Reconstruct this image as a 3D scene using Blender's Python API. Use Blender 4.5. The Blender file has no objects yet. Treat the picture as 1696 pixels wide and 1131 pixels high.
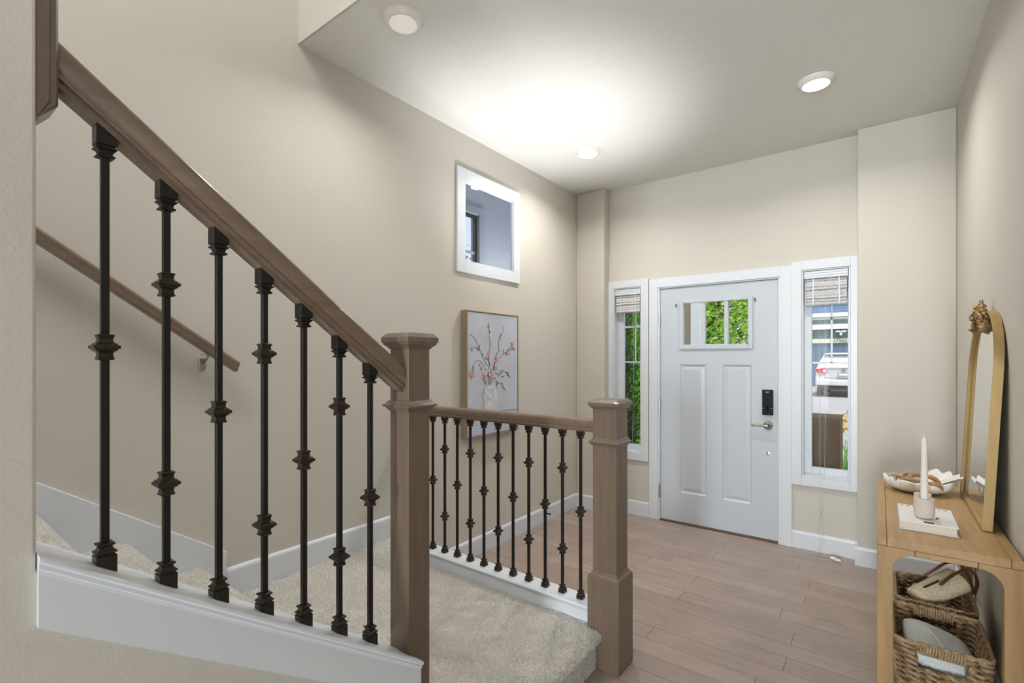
import bpy, math, random
import numpy as np
from mathutils import Vector
random.seed(7); rng = np.random.default_rng(7)
PI = math.pi
scn = bpy.context.scene
COL = scn.collection

# ------------------------------------------------------------------ camera
cam_d = bpy.data.cameras.new('camera'); cam = bpy.data.objects.new('camera', cam_d); COL.objects.link(cam)
cam.location = (0, 0, 1.416)
cam.rotation_euler = (PI/2, 0, math.radians(37.14))
cam_d.sensor_width = 36; cam_d.lens = 804/1696*36
cam_d.shift_y = 29.5/1696
cam_d.clip_start = 0.02
scn.camera = cam
scn.view_settings.view_transform = 'Standard'; scn.view_settings.look = 'None'
scn.view_settings.gamma = 1; scn.view_settings.use_curve_mapping = False
scn.view_settings.exposure = 0.22

# ------------------------------------------------------------------ world, sun, large area lights
W = bpy.data.worlds.new('sky'); scn.world = W; W.use_nodes = True
nt = W.node_tree; bg = nt.nodes['Background']
sky = nt.nodes.new('ShaderNodeTexSky'); sky.sky_type = 'NISHITA'
sky.sun_disc = False; sky.sun_elevation = math.radians(50); sky.sun_rotation = math.radians(150)
sky.dust_density = 3.0; sky.air_density = 1.0
smx = nt.nodes.new('ShaderNodeMix'); smx.data_type = 'RGBA'; smx.inputs[0].default_value = .6   # thin high cloud
smx.inputs[7].default_value = (3.1, 3.3, 3.5, 1); nt.links.new(sky.outputs[0], smx.inputs[6])
nt.links.new(smx.outputs[2], bg.inputs[0]); bg.inputs[1].default_value = 0.24

def lamp(name, kind, loc, rot, energy, color, **kw):
    d = bpy.data.lights.new(name, kind); o = bpy.data.objects.new(name, d); COL.objects.link(o)
    o.location = loc; o.rotation_euler = rot; d.energy = energy; d.color = color
    for k, v in kw.items(): setattr(d, k, v)
    return o
lamp('sun', 'SUN', (0, -5, 12), (math.radians(28), 0, math.radians(32)), 2.9, (1, .96, .88), angle=.01)
# soft fill panels added behind the camera in place of unseen windows
lamp('living_room_fill', 'AREA', (3.9, -1.6, 1.7), (0, PI/2, 0), 16, (.88, .95, 1.0), shape='RECTANGLE', size=2.0, size_y=3.4)
lamp('rear_room_fill', 'AREA', (.25, -7.8, 1.35), (PI/2+.05, 0, .10), 400, (.86, .94, 1.0), shape='RECTANGLE', size=1.1, size_y=2.2)
# upper hall light over the stairwell
lamp('upper_hall_light', 'AREA', (-1.40, -.75, 4.5), (0, math.radians(-18), 0), 60, (.97, .975, 1.0), shape='RECTANGLE', size=.3, size_y=2.6)
# added upward spots for the ceiling's bright pool and bounced fill
lamp('bounce_fill', 'SPOT', (-1.60, 2.7, 1.15), (0, 0, 0), 125, (.97, .98, 1.0), spot_size=math.radians(72), spot_blend=1.0, shadow_soft_size=.12)
_b = bpy.data.objects['bounce_fill']
_b.rotation_euler = (Vector((-1.85, 2.75, 3.0)) - _b.location).to_track_quat('-Z', 'Y').to_euler()

lamp('bounce_fill', 'SPOT', (-.25, -.45, 1.25), (0, 0, 0), 75, (.95, .975, 1.0), spot_size=math.radians(82), spot_blend=1.0, shadow_soft_size=.12)  # second added spot, bounces fill from behind the camera
_b = bpy.data.objects['bounce_fill.001']
_b.rotation_euler = (Vector((-.55, 1.35, 3.0)) - _b.location).to_track_quat('-Z', 'Y').to_euler()

# ------------------------------------------------------------------ materials
def mat(name, col, rough=.5, metal=0, spec=.5, bump=None, noise=None, emit=None, coat=0, sheen=0, grain=None, trans=0):
    """bump=(scale,strength[,detail]); noise=(scale,amount) value variation; grain=(sx,sy,sz,amount)"""
    m = bpy.data.materials.new(name); m.use_nodes = True
    N = m.node_tree.nodes; L = m.node_tree.links; p = N['Principled BSDF']
    p.inputs['Base Color'].default_value = (*col, 1); p.inputs['Roughness'].default_value = rough
    p.inputs['Metallic'].default_value = metal; p.inputs['Specular IOR Level'].default_value = spec
    p.inputs['Coat Weight'].default_value = coat; p.inputs['Sheen Weight'].default_value = sheen
    tc = N.new('ShaderNodeTexCoord')
    if noise or grain:
        nz = N.new('ShaderNodeTexNoise'); nz.inputs['Detail'].default_value = 5
        mp = N.new('ShaderNodeMapping'); L.new(tc.outputs['Object'], mp.inputs[0]); L.new(mp.outputs[0], nz.inputs['Vector'])
        if grain:
            mp.inputs['Scale'].default_value = grain[:3]; nz.inputs['Scale'].default_value = 1; amt = grain[3]
        else:
            nz.inputs['Scale'].default_value = noise[0]; amt = noise[1]
        mr = N.new('ShaderNodeMapRange'); L.new(nz.outputs['Fac'], mr.inputs['Value'])
        mr.inputs['From Min'].default_value = .3; mr.inputs['From Max'].default_value = .7
        mr.inputs['To Min'].default_value = 1-amt; mr.inputs['To Max'].default_value = 1+amt
        mx = N.new('ShaderNodeMix'); mx.data_type = 'RGBA'; mx.blend_type = 'MULTIPLY'; mx.inputs[0].default_value = 1
        mx.inputs[6].default_value = (*col, 1)
        L.new(mr.outputs[0], mx.inputs[7]); L.new(mx.outputs[2], p.inputs['Base Color'])
    if bump:
        b = N.new('ShaderNodeTexNoise'); b.inputs['Scale'].default_value = bump[0]; b.inputs['Detail'].default_value = bump[2] if len(bump) > 2 else 3
        L.new(tc.outputs['Object'], b.inputs['Vector'])
        bn = N.new('ShaderNodeBump'); bn.inputs['Strength'].default_value = bump[1]; bn.inputs['Distance'].default_value = .004
        L.new(b.outputs['Fac'], bn.inputs['Height']); L.new(bn.outputs[0], p.inputs['Normal'])
    if emit:
        p.inputs['Emission Color'].default_value = (*emit[:3], 1); p.inputs['Emission Strength'].default_value = emit[3]
    if trans: p.inputs['Transmission Weight'].default_value = trans
    return m

def glass_mat(name, tint=(1, 1, 1), refl=1.45):
    m = bpy.data.materials.new(name); m.use_nodes = True
    N = m.node_tree.nodes; L = m.node_tree.links; N.remove(N['Principled BSDF'])
    t = N.new('ShaderNodeBsdfTransparent'); t.inputs[0].default_value = (*tint, 1)
    g = N.new('ShaderNodeBsdfGlossy'); g.inputs['Roughness'].default_value = .01
    lw = N.new('ShaderNodeLayerWeight'); lw.inputs[0].default_value = .5
    pw = N.new('ShaderNodeMath'); pw.operation = 'POWER'; L.new(lw.outputs['Facing'], pw.inputs[0]); pw.inputs[1].default_value = 5
    f = N.new('ShaderNodeMath'); f.operation = 'MULTIPLY_ADD'; L.new(pw.outputs[0], f.inputs[0]); f.inputs[1].default_value = .6; f.inputs[2].default_value = .03
    x = N.new('ShaderNodeMixShader'); L.new(f.outputs[0], x.inputs[0]); L.new(t.outputs[0], x.inputs[1]); L.new(g.outputs[0], x.inputs[2])
    L.new(x.outputs[0], N['Material Output'].inputs[0]); return m

def plank_mat():
    m = bpy.data.materials.new('plank_floor'); m.use_nodes = True
    N = m.node_tree.nodes; L = m.node_tree.links; p = N['Principled BSDF']
    tc = N.new('ShaderNodeTexCoord')
    br = N.new('ShaderNodeTexBrick'); L.new(tc.outputs['Object'], br.inputs['Vector'])
    br.inputs['Scale'].default_value = 1; br.inputs['Brick Width'].default_value = .95; br.inputs['Row Height'].default_value = .125
    br.inputs['Mortar Size'].default_value = .0013; br.inputs['Mortar Smooth'].default_value = .2
    br.offset = .37; br.offset_frequency = 2; br.squash = 1.25; br.squash_frequency = 3
    br.inputs['Color1'].default_value = (.335, .258, .215, 1); br.inputs['Color2'].default_value = (.400, .312, .262, 1)
    br.inputs['Mortar'].default_value = (.11, .075, .058, 1)
    mp = N.new('ShaderNodeMapping'); mp.inputs['Scale'].default_value = (3, 55, 1); L.new(tc.outputs['Object'], mp.inputs[0])
    nz = N.new('ShaderNodeTexNoise'); nz.inputs['Scale'].default_value = 1; nz.inputs['Detail'].default_value = 6; L.new(mp.outputs[0], nz.inputs['Vector'])
    mr = N.new('ShaderNodeMapRange'); mr.inputs['From Min'].default_value = .25; mr.inputs['From Max'].default_value = .75
    mr.inputs['To Min'].default_value = .90; mr.inputs['To Max'].default_value = 1.09; L.new(nz.outputs['Fac'], mr.inputs['Value'])
    n2 = N.new('ShaderNodeTexNoise'); n2.inputs['Scale'].default_value = 5; n2.inputs['Detail'].default_value = 4; L.new(tc.outputs['Object'], n2.inputs['Vector'])
    m2 = N.new('ShaderNodeMapRange'); m2.inputs['From Min'].default_value = .3; m2.inputs['From Max'].default_value = .7
    m2.inputs['To Min'].default_value = .93; m2.inputs['To Max'].default_value = 1.07; L.new(n2.outputs['Fac'], m2.inputs['Value'])
    mu = N.new('ShaderNodeMath'); mu.operation = 'MULTIPLY'; L.new(mr.outputs[0], mu.inputs[0]); L.new(m2.outputs[0], mu.inputs[1])
    mx = N.new('ShaderNodeMix'); mx.data_type = 'RGBA'; mx.blend_type = 'MULTIPLY'; mx.inputs[0].default_value = 1
    L.new(br.outputs['Color'], mx.inputs[6]); L.new(mu.outputs[0], mx.inputs[7]); L.new(mx.outputs[2], p.inputs['Base Color'])
    p.inputs['Roughness'].default_value = .27; p.inputs['Specular IOR Level'].default_value = .45
    # slightly cupped hand scraped boards
    sx = N.new('ShaderNodeSeparateXYZ'); L.new(tc.outputs['Object'], sx.inputs[0])
    dv = N.new('ShaderNodeMath'); dv.operation = 'DIVIDE'; L.new(sx.outputs['Y'], dv.inputs[0]); dv.inputs[1].default_value = .125
    fr = N.new('ShaderNodeMath'); fr.operation = 'FRACT'; L.new(dv.outputs[0], fr.inputs[0])
    ps = N.new('ShaderNodeMath'); ps.operation = 'PINGPONG'; L.new(fr.outputs[0], ps.inputs[0]); ps.inputs[1].default_value = .5
    pw = N.new('ShaderNodeMath'); pw.operation = 'POWER'; L.new(ps.outputs[0], pw.inputs[0]); pw.inputs[1].default_value = .35
    ad = N.new('ShaderNodeMath'); ad.operation = 'MULTIPLY_ADD'; L.new(n2.outputs['Fac'], ad.inputs[0]); ad.inputs[1].default_value = 1.6; L.new(pw.outputs[0], ad.inputs[2])
    s2 = N.new('ShaderNodeMath'); s2.operation = 'MULTIPLY_ADD'; L.new(br.outputs['Fac'], s2.inputs[0]); s2.inputs[1].default_value = -.8; L.new(ad.outputs[0], s2.inputs[2])
    bn = N.new('ShaderNodeBump'); bn.inputs['Strength'].default_value = .32; bn.inputs['Distance'].default_value = .0022
    L.new(s2.outputs[0], bn.inputs['Height']); L.new(bn.outputs[0], p.inputs['Normal'])
    return m

def pile_mat(name, col, rough, spec=0, noise=None):
    m = mat(name, col, rough, spec=spec, noise=noise)
    N = m.node_tree.nodes; L = m.node_tree.links; p = N['Principled BSDF']
    t = N.new('ShaderNodeBsdfTranslucent'); src = p.inputs['Base Color'].links[0].from_socket; L.new(src, t.inputs[0])
    x = N.new('ShaderNodeMixShader'); x.inputs[0].default_value = .5
    L.new(p.outputs[0], x.inputs[1]); L.new(t.outputs[0], x.inputs[2]); L.new(x.outputs[0], N['Material Output'].inputs[0]); return m
M = {}
M['wall'] = mat('wall_paint', (.61, .58, .515), .62, bump=(130, .16), spec=.3)
M['ceiling'] = mat('ceiling_paint', (.75, .745, .71), .75, bump=(110, .35), spec=.25)
M['white'] = mat('white_trim', (.70, .735, .78), .32, spec=.5)
M['door'] = mat('door_paint', (.54, .58, .63), .36)
M['floor'] = plank_mat()
M['taupe'] = mat('taupe_wood', (.165, .118, .083), .33, grain=(55, 55, 3, .13), coat=.15)
M['taupe_rail'] = mat('taupe_rail_wood', (.175, .122, .085), .30, grain=(40, 4, 40, .13), coat=.2)
M['iron'] = mat('dark_bronze_iron', (.022, .019, .017), .38, metal=.55, spec=.5)
M['bronze'] = mat('bronze_knuckle', (.050, .039, .031), .33, metal=.75)
M['carpet'] = mat('carpet', (.76, .73, .68), 1.0, spec=.05, bump=(400, 1.0, 4), noise=(60, .14))
M['pile'] = pile_mat('carpet_pile', (.90, .88, .84), 1.0, spec=.05, noise=(90, .16))
M['oak'] = mat('oak_wood', (.42, .262, .115), .42, grain=(45, 3, 45, .14))
M['oak_v'] = mat('oak_wood_upright', (.40, .248, .108), .42, grain=(45, 45, 3, .14))
M['gold'] = mat('brushed_gold', (.42, .285, .115), .5, metal=.35, grain=(30, 30, 4, .12))
M['oldgold'] = mat('antique_gold', (.38, .25, .11), .45, metal=.7, noise=(60, .45))
M['mirror'] = mat('mirror', (.80, .82, .80), .01, metal=1)
M['nickel'] = mat('satin_nickel', (.42, .39, .35), .28, metal=1)
M['black'] = mat('black_plastic', (.014, .014, .018), .6, spec=.2)
M['blackscreen'] = mat('gloss_black', (.008, .008, .012), .1)
M['glass'] = glass_mat('window_glass')
M['grey'] = mat('grey_blue_paint', (.42, .45, .51), .7)
M['greytrim'] = mat('grey_trim_paint', (.36, .40, .45), .5)
M['darkframe'] = mat('dark_sash', (.03, .032, .036), .4)
M['shade'] = mat('woven_white_shade', (.62, .62, .63), .8, noise=(90, .22), bump=(220, 1.0))
M['cord'] = mat('white_cord', (.55, .54, .50), .6)
M['ceramic'] = mat('beige_ceramic', (.66, .57, .49), .75, bump=(200, .2))
M['wax'] = mat('white_wax', (.84, .82, .75), .4, spec=.4)
M['shell'] = mat('white_shell', (.80, .765, .715), .35)
M['woodlink'] = mat('carved_wood_links', (.42, .235, .115), .42, grain=(40, 40, 20, .2))
M['book'] = mat('white_book_cover', (.80, .80, .81), .3)
M['pages'] = mat('book_pages', (.74, .66, .58), .8, grain=(2, 2, 900, .10))
M['ink'] = mat('dark_ink', (.06, .06, .065), .6)
M['seagrass'] = mat('water_hyacinth', (.235, .145, .070), .75, noise=(45, .5), bump=(250, .7))
M['seagrass2'] = mat('water_hyacinth_pale', (.40, .28, .155), .75, noise=(50, .35), bump=(250, .7))
M['basketdark'] = mat('basket_inside', (.10, .058, .028), .9)
M['straw'] = mat('straw', (.74, .62, .42), .8, noise=(120, .2), bump=(300, .8))
M['leather'] = mat('brown_leather', (.17, .055, .025), .4)
M['stitch'] = mat('dark_stitching', (.05, .03, .02), .7)
M['fluffy'] = mat('pale_boucle', (.80, .84, .83), 1.0, bump=(260, 1.0, 5), noise=(120, .10), sheen=.3)
M['lens'] = mat('lamp_lens', (.9, .88, .82), .5, emit=(1, .95, .86, 5.0))
M['lens_dim'] = mat('lamp_lens_dim', (.74, .71, .66), .5, emit=(1, .95, .88, .25))
M['canvas'] = mat('painted_canvas', (.52, .555, .63), .8, noise=(6, .09), bump=(160, .4))
M['frame_side'] = mat('champagne_frame', (.30, .215, .14), .45, grain=(40, 40, 3, .1))
M['stem'] = mat('paint_stem', (.19, .17, .145), .8)
M['leafpaint'] = mat('paint_leaf', (.12, .15, .09), .8)
M['pink'] = mat('paint_salmon', (.62, .36, .30), .8, noise=(120, .2))
M['palepink'] = mat('paint_white_petal', (.72, .68, .66), .8, noise=(120, .1))
M['deeppink'] = mat('paint_deep_pink', (.42, .17, .17), .8, noise=(120, .25))
M['vase'] = mat('paint_vase', (.56, .575, .61), .8, noise=(28, .14))
M['vasedark'] = mat('paint_vase_shadow', (.27, .30, .37), .8, noise=(40, .2))
# outdoors
M['concrete'] = mat('concrete', (.36, .355, .375), .9, noise=(3, .06))
M['lawn'] = mat('lawn', (.10, .19, .05), 1, noise=(8, .3))
M['bark'] = mat('bark', (.095, .072, .05), .9, noise=(20, .3))
M['leaf'] = pile_mat('leaf_green', (.22, .52, .04), .5, noise=(1.3, .55))
M['leaf2'] = pile_mat('leaf_yellow_green', (.62, .80, .20), .5, noise=(1.3, .4))
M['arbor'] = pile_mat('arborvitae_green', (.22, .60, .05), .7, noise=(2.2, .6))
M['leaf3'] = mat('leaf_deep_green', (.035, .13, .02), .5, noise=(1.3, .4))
M['arborshade'] = mat('arborvitae_shaded_green', (.03, .095, .012), .8, noise=(3, .6))  # shaded copy of the arborvitae green, shade put into the colour
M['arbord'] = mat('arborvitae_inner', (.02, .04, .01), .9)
M['russet'] = pile_mat('russet_leaf', (.20, .13, .09), .7, noise=(5, .4))
M['bluesiding'] = mat('blue_siding', (.23, .37, .55), .6)
M['bluedoor'] = mat('slate_blue_panel', (.085, .16, .26), .6)
M['teal'] = mat('teal_grey_siding', (.16, .24, .25), .7)
M['darkteal'] = mat('dark_teal_shaded_siding', (.09, .14, .145), .7)  # soffit shade put into the teal for the gable wall; also digits, plate
M['cream'] = mat('cream_lintel', (.58, .60, .50), .7)
M['exwhite'] = mat('exterior_white', (.78, .80, .82), .6)
M['porchbeige'] = mat('porch_beige', (.30, .265, .20), .7)
M['porchwhite'] = mat('porch_white', (.80, .90, .96), .6)
M['roof'] = mat('roof_shingle', (.035, .045, .06), .9, noise=(9, .3))
M['carpaint'] = mat('silver_white_car_paint', (.62, .65, .69), .3, metal=.1, coat=.6)
M['carglass'] = mat('car_glass', (.06, .11, .22), .08)
M['rubber'] = mat('tyre_rubber', (.02, .02, .02), .8)
M['red'] = mat('tail_light_red', (.62, .02, .03), .2, coat=.6)
M['cardboard'] = mat('dark_cardboard', (.105, .062, .022), .85, noise=(5, .12))
M['cardmark'] = mat('cardboard_marking', (.07, .04, .015), .85)
M['yellow'] = mat('yellow_petals', (.70, .42, .05), .6)
M['grassleaf'] = mat('strap_leaf', (.10, .32, .03), .5)

# ------------------------------------------------------------------ geometry helpers
class MB:
    def __init__(s): s.v = []; s.f = []
    def add(s, vs, fs):
        n = len(s.v); s.v += [tuple(map(float, q)) for q in vs]; s.f += [tuple(i+n for i in f) for f in fs]; return s
    def box(s, x0, x1, y0, y1, z0, z1):
        return s.add([(x0,y0,z0),(x1,y0,z0),(x1,y1,z0),(x0,y1,z0),(x0,y0,z1),(x1,y0,z1),(x1,y1,z1),(x0,y1,z1)],
                     [(0,3,2,1),(4,5,6,7),(0,1,5,4),(1,2,6,5),(2,3,7,6),(3,0,4,7)])
    def prism(s, poly, axis, a, b):
        """poly: 2D points in the two remaining axes (xyz order), extruded along axis from a to b"""
        def mk(p, t):
            return {'x': (t, p[0], p[1]), 'y': (p[0], t, p[1]), 'z': (p[0], p[1], t)}[axis]
        n = len(poly); vs = [mk(p, a) for p in poly]+[mk(p, b) for p in poly]
        ar = sum(poly[i][0]*poly[(i+1) % n][1]-poly[(i+1) % n][0]*poly[i][1] for i in range(n))
        fs = [tuple(range(n))[::-1], tuple(range(n, 2*n))]+[(i, (i+1) % n, (i+1) % n+n, i+n) for i in range(n)]
        flip = (ar < 0) ^ (axis == 'y') ^ (b < a)
        if flip: fs = [f[::-1] for f in fs]
        return s.add(vs, fs)
    def loft(s, rings, cap=True, closed=True):
        n = len(rings[0]); vs = [p for r in rings for p in r]; fs = []
        for k in range(len(rings)-1):
            for i in range(n if closed else n-1):
                j = (i+1) % n; fs.append((k*n+i, k*n+j, (k+1)*n+j, (k+1)*n+i))
        if cap and closed: fs.append(tuple(range(n))[::-1]); fs.append(tuple(range((len(rings)-1)*n, len(rings)*n)))
        return s.add(vs, fs)
    def sq(s, cx, cy, prof, sy=0.0):
        """square section turned profile: prof = [(z, half width)], sy = shear dz/dy applied to the first ring only when given as tuple"""
        rings = []
        for q in prof:
            z, h = q[0], q[1]; sh = q[2] if len(q) > 2 else sy
            rings.append([(cx+a*h, cy+b*h, z+sh*b*h) for a, b in ((-1,-1),(1,-1),(1,1),(-1,1))])
        if rings[0][0][2] > rings[-1][0][2]: rings = rings[::-1]
        return s.loft(rings)
    def lathe(s, c, prof, n=32, axis='z', cap=True):
        rings = []
        for z, r in prof:
            ring = []
            for i in range(n):
                a = 2*PI*i/n; p = (r*math.cos(a), r*math.sin(a), z)
                if axis == 'y': p = (p[0], -p[2], p[1])
                if axis == 'x': p = (p[2], p[0], p[1])
                ring.append((c[0]+p[0], c[1]+p[1], c[2]+p[2]))
            rings.append(ring)
        return s.loft(rings, cap)
    def tube(s, pts, r, n=8, closed=False):
        pts = [Vector(p) for p in pts]; m = len(pts); rs = r if isinstance(r, (list, tuple)) else [r]*m
        rings = []; up = None
        for i in range(m):
            a = pts[(i-1) % m] if (closed or i > 0) else pts[i]; b = pts[(i+1) % m] if (closed or i < m-1) else pts[i]
            t = (b-a).normalized()
            if up is None:
                up = Vector((0, 0, 1)) if abs(t.z) < .9 else Vector((1, 0, 0))
            x = up.cross(t)
            if x.length < 1e-6: x = Vector((1, 0, 0)).cross(t)
            x.normalize(); y = t.cross(x).normalized(); up = y
            rings.append([tuple(pts[i]+(x*math.cos(2*PI*k/n)+y*math.sin(2*PI*k/n))*rs[i]) for k in range(n)])
        if closed: rings.append(rings[0]); return s.loft(rings, cap=False)
        return s.loft(rings)
    def sphere(s, c, r, n=12, sc=(1, 1, 1)):
        return s.lathe_ell(c, r, n, sc)
    def lathe_ell(s, c, r, n, sc):
        rings = []
        k = max(6, n//2+1)
        for j in range(k):
            ph = -PI/2+PI*(j+.02)/(k-1+.04) if j not in (0, k-1) else (-PI/2*.985 if j == 0 else PI/2*.985)
            rings.append([(c[0]+r*sc[0]*math.cos(ph)*math.cos(2*PI*i/n), c[1]+r*sc[1]*math.cos(ph)*math.sin(2*PI*i/n), c[2]+r*sc[2]*math.sin(ph)) for i in range(n)])
        return s.loft(rings)
    def sweep(s, prof, path, cap=True):
        """prof: [(a,b)] ; path: list of (origin, A, B) vectors"""
        return s.loft([[tuple(Vector(o)+Vector(A)*p[0]+Vector(B)*p[1]) for p in prof] for o, A, B in path], cap)

def wpos(o):
    return Vector((0, 0, 0)) if o is None else Vector(o.location)+wpos(o.parent)
def tagset(o, label=None, cat=None, group=None, kind=None):
    for k, v in (('label', label), ('category', cat), ('group', group), ('kind', kind)):
        if v: o[k] = v
    return o
def obj(name, mb, m, parent=None, bevel=0, smooth=False, seg=2, label=None, cat=None, group=None, kind=None, origin=None, weld=False):
    me = bpy.data.meshes.new(name)
    V = np.array(mb.v, dtype=float)
    if origin is not None: org = Vector(origin)
    elif parent is None: org = Vector(((V[:, 0].min()+V[:, 0].max())/2, (V[:, 1].min()+V[:, 1].max())/2, V[:, 2].min()))
    else: org = wpos(parent)
    V = V-np.array(org)
    me.from_pydata(V.tolist(), [], mb.f); me.materials.append(m)
    o = bpy.data.objects.new(name, me); COL.objects.link(o); o.parent = parent
    o.location = org-wpos(parent)
    me.validate(); me.update()
    if smooth: me.shade_smooth()
    if bevel:
        b = o.modifiers.new('bevel', 'BEVEL'); b.width = bevel; b.segments = seg; b.limit_method = 'ANGLE'; b.angle_limit = math.radians(40)
    tagset(o, label, cat, group, kind)
    return o
def fixnormals(o):
    import bmesh
    bm = bmesh.new(); bm.from_mesh(o.data); bmesh.ops.recalc_face_normals(bm, faces=bm.faces); bm.to_mesh(o.data); bm.free(); return o
def auto_smooth(o, deg=35):
    import bmesh
    o.data.shade_smooth()
    bm = bmesh.new(); bm.from_mesh(o.data)
    for e in bm.edges:
        if len(e.link_faces) == 2 and e.calc_face_angle(0) > math.radians(deg): e.smooth = False
    bm.to_mesh(o.data); bm.free(); return o
def thing(name, loc, label, cat, group=None, kind=None):
    o = bpy.data.objects.new(name, None); COL.objects.link(o); o.location = loc; o.empty_display_size = .1
    return tagset(o, label, cat, group, kind)
def quads(name, V, m, parent=None, **kw):
    """V: (n,4,3) array of quads -> one mesh, fast"""
    n = len(V); org = wpos(parent) if parent is not None else Vector(kw.pop('origin', (0, 0, 0)))
    me = bpy.data.meshes.new(name); me.vertices.add(n*4); me.loops.add(n*4); me.polygons.add(n)
    me.vertices.foreach_set('co', (V.reshape(-1, 3)-np.array(org)).astype(np.float32).ravel())
    me.loops.foreach_set('vertex_index', np.arange(n*4, dtype=np.int32))
    me.polygons.foreach_set('loop_start', np.arange(0, n*4, 4, dtype=np.int32))
    me.update(calc_edges=True); me.materials.append(m)
    o = bpy.data.objects.new(name, me); COL.objects.link(o); o.parent = parent
    o.location = org-wpos(parent) if parent is None else (0, 0, 0)
    tagset(o, kw.get('label'), kw.get('cat'), kw.get('group'), kw.get('kind')); return o

# ------------------------------------------------------------------ room shell
XL, XR, YD, YP, ZC = -2.33, .386, 4.21, 4.10, 3.0
ZT = 5.6
T = .12
# floor
obj('floor', MB().box(-2.6, 4.2, -8.1, 4.31, -.12, 0), M['floor'], kind='structure', origin=(0, 0, 0))
# left wall with a square opening for the relite (Y 2.51-3.076, Z 2.10-2.668)
oy0, oy1, oz0, oz1 = 2.44, 3.15, 2.035, 2.735; TL_ = .05
wl = MB().box(XL-TL_, XL, -8.1, oy0, 0, ZT+.1).box(XL-TL_, XL, oy1, 4.35, 0, ZT+.1).box(XL-TL_, XL, oy0, oy1, 0, oz0).box(XL-TL_, XL, oy0, oy1, oz1, ZT+.1)
obj('wall_left', wl, M['wall'], kind='structure', origin=(0, 0, 0))
# door wall with door and sidelight openings
DX0, DX1 = -1.565, -.603
LX0, LX1, LZ0, LZ1 = -1.99, -1.715, .565, 2.075
RX0, RX1, RZ0, RZ1 = -.465, -.165, .545, 2.08
wb = MB()
for x0, x1, z0, z1 in ((-2.33, LX0, 0, ZC+.2), (LX0, LX1, 0, LZ0), (LX0, LX1, LZ1, ZC+.2), (LX1, DX0, 0, ZC+.2), (DX0, DX1, 2.05, ZC+.2),
                       (DX1, RX0, 0, ZC+.2), (RX0, RX1, 0, RZ0), (RX0, RX1, RZ1, ZC+.2), (RX1, .386, 0, ZC+.2)):
    wb.box(x0, x1, YD, YD+.14, z0, z1)
obj('wall_back', wb, M['wall'], kind='structure', origin=(0, 0, 0))
obj('wall_back_pilaster_left', MB().box(XL, -2.035, YP, YD, 0, ZC), M['wall'], kind='structure', bevel=.012, seg=4)
obj('wall_back_pilaster_right', MB().box(-.122, XR, YP, YD, 0, ZC), M['wall'], kind='structure', bevel=.008, seg=4)
obj('wall_right', MB().box(XR, XR+T, .5, 4.35, 0, ZC+.2), M['wall'], kind='structure', origin=(0, 0, 0))
obj('wall_right_return', MB().box(XR+T, 4.2, .5, .62, 0, ZC+.2), M['wall'], kind='structure', origin=(0, 0, 0))
obj('wall_rear', MB().box(-2.6, 4.2, -8.22, -8.1, 0, ZT+.1), M['wall'], kind='structure', origin=(0, 0, 0))
obj('wall_side', MB().box(4.2, 4.32, -8.22, .62, 0, ZC+.2), M['wall'], kind='structure', origin=(0, 0, 0))
# ceiling, the upper floor edge above the stairwell and the upper ceiling
YE = 1.306
obj('ceiling', MB().box(XL, .5, YE, 4.35, ZC, ZC+.3).box(-1.145, 4.3, -8.2, YE, ZC, ZC+.3), M['ceiling'], kind='structure', origin=(0, 0, 0))
obj('wall_upper_bulkhead', MB().box(XL, -1.145, YE-.012, YE-.0005, ZC, ZT), M['wall'], kind='structure', origin=(0, 0, 0))
obj('ceiling_upper', MB().box(-2.5, -1.1, -8.2, YE+.12, ZT, ZT+.1), M['ceiling'], kind='structure', origin=(0, 0, 0))

# stair wall between stairs and camera: knee wall + full height wall with rounded corner
def zc(y): return .5813+.70*(.89-y)          # top of the raked curb
def zr(y): return 1.3946+.747*(.89-y)        # underside of the raked hand rail
prof = [(-8.1, 0), (1.0, 0), (1.0, zc(1.0)-.03), (.17, zc(.17)-.03), (.17, ZC+.15), (-8.1, ZC+.15)]
kw_ = MB().prism(prof, 'x', -1.255, -1.145)
kw_.box(-1.156, -1.145, 1.0, 1.028, 0, zc(1.028)-.03)
wn = obj('wall_stair', kw_, M['wall'], kind='structure', origin=(0, 0, 0), bevel=.012, seg=4)
obj('wall_stair_upper', MB().box(-1.25, -1.145, -8.1, YE+.1, ZC+.15, ZT), M['wall'], kind='structure', origin=(0, 0, 0))

# raked white curb (stringer cap) with nose and cove
cp = [(-1.275, 0), (-1.125, 0), (-1.1215, -.003), (-1.1215, -.008), (-1.125, -.012), (-1.129, -.013), (-1.129, -.021), (-1.1325, -.024), (-1.134, -.032),
      (-1.134, -.124), (-1.1449, -.124), (-1.1449, -.031), (-1.275, -.031)]
tr = MB().sweep(cp, [((0, y, zc(y)), (1, 0, 0), (0, 0, 1)) for y in (.171, .9985)])
cp2 = [(-1.156, 0)] + cp[1:11] + [(-1.156, -.031)]
tr.sweep(cp2, [((0, y, zc(y)), (1, 0, 0), (0, 0, 1)) for y in (.9985, 1.030)])
fixnormals(obj('trim_1', tr, M['white'], kind='structure', label='white raked curb board under the sloping balusters'))
# curb of the level railing
cq = [(2.135, 0), (2.027, 0), (2.023, -.004), (2.023, -.010), (2.030, -.015), (2.033, -.022), (2.036, -.03), (2.036, -.085), (2.13, -.085), (2.13, -.02), (2.135, -.018)]
t2 = MB().sweep(cq, [((x, 0, .257), (0, 1, 0), (0, 0, 1)) for x in (-2.327, -1.082)])
t2.box(-2.327, -1.05, 2.045, 2.125, .001, .175)
fixnormals(obj('trim_2', t2, M['white'], kind='structure', label='white curb board under the level balusters'))
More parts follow.
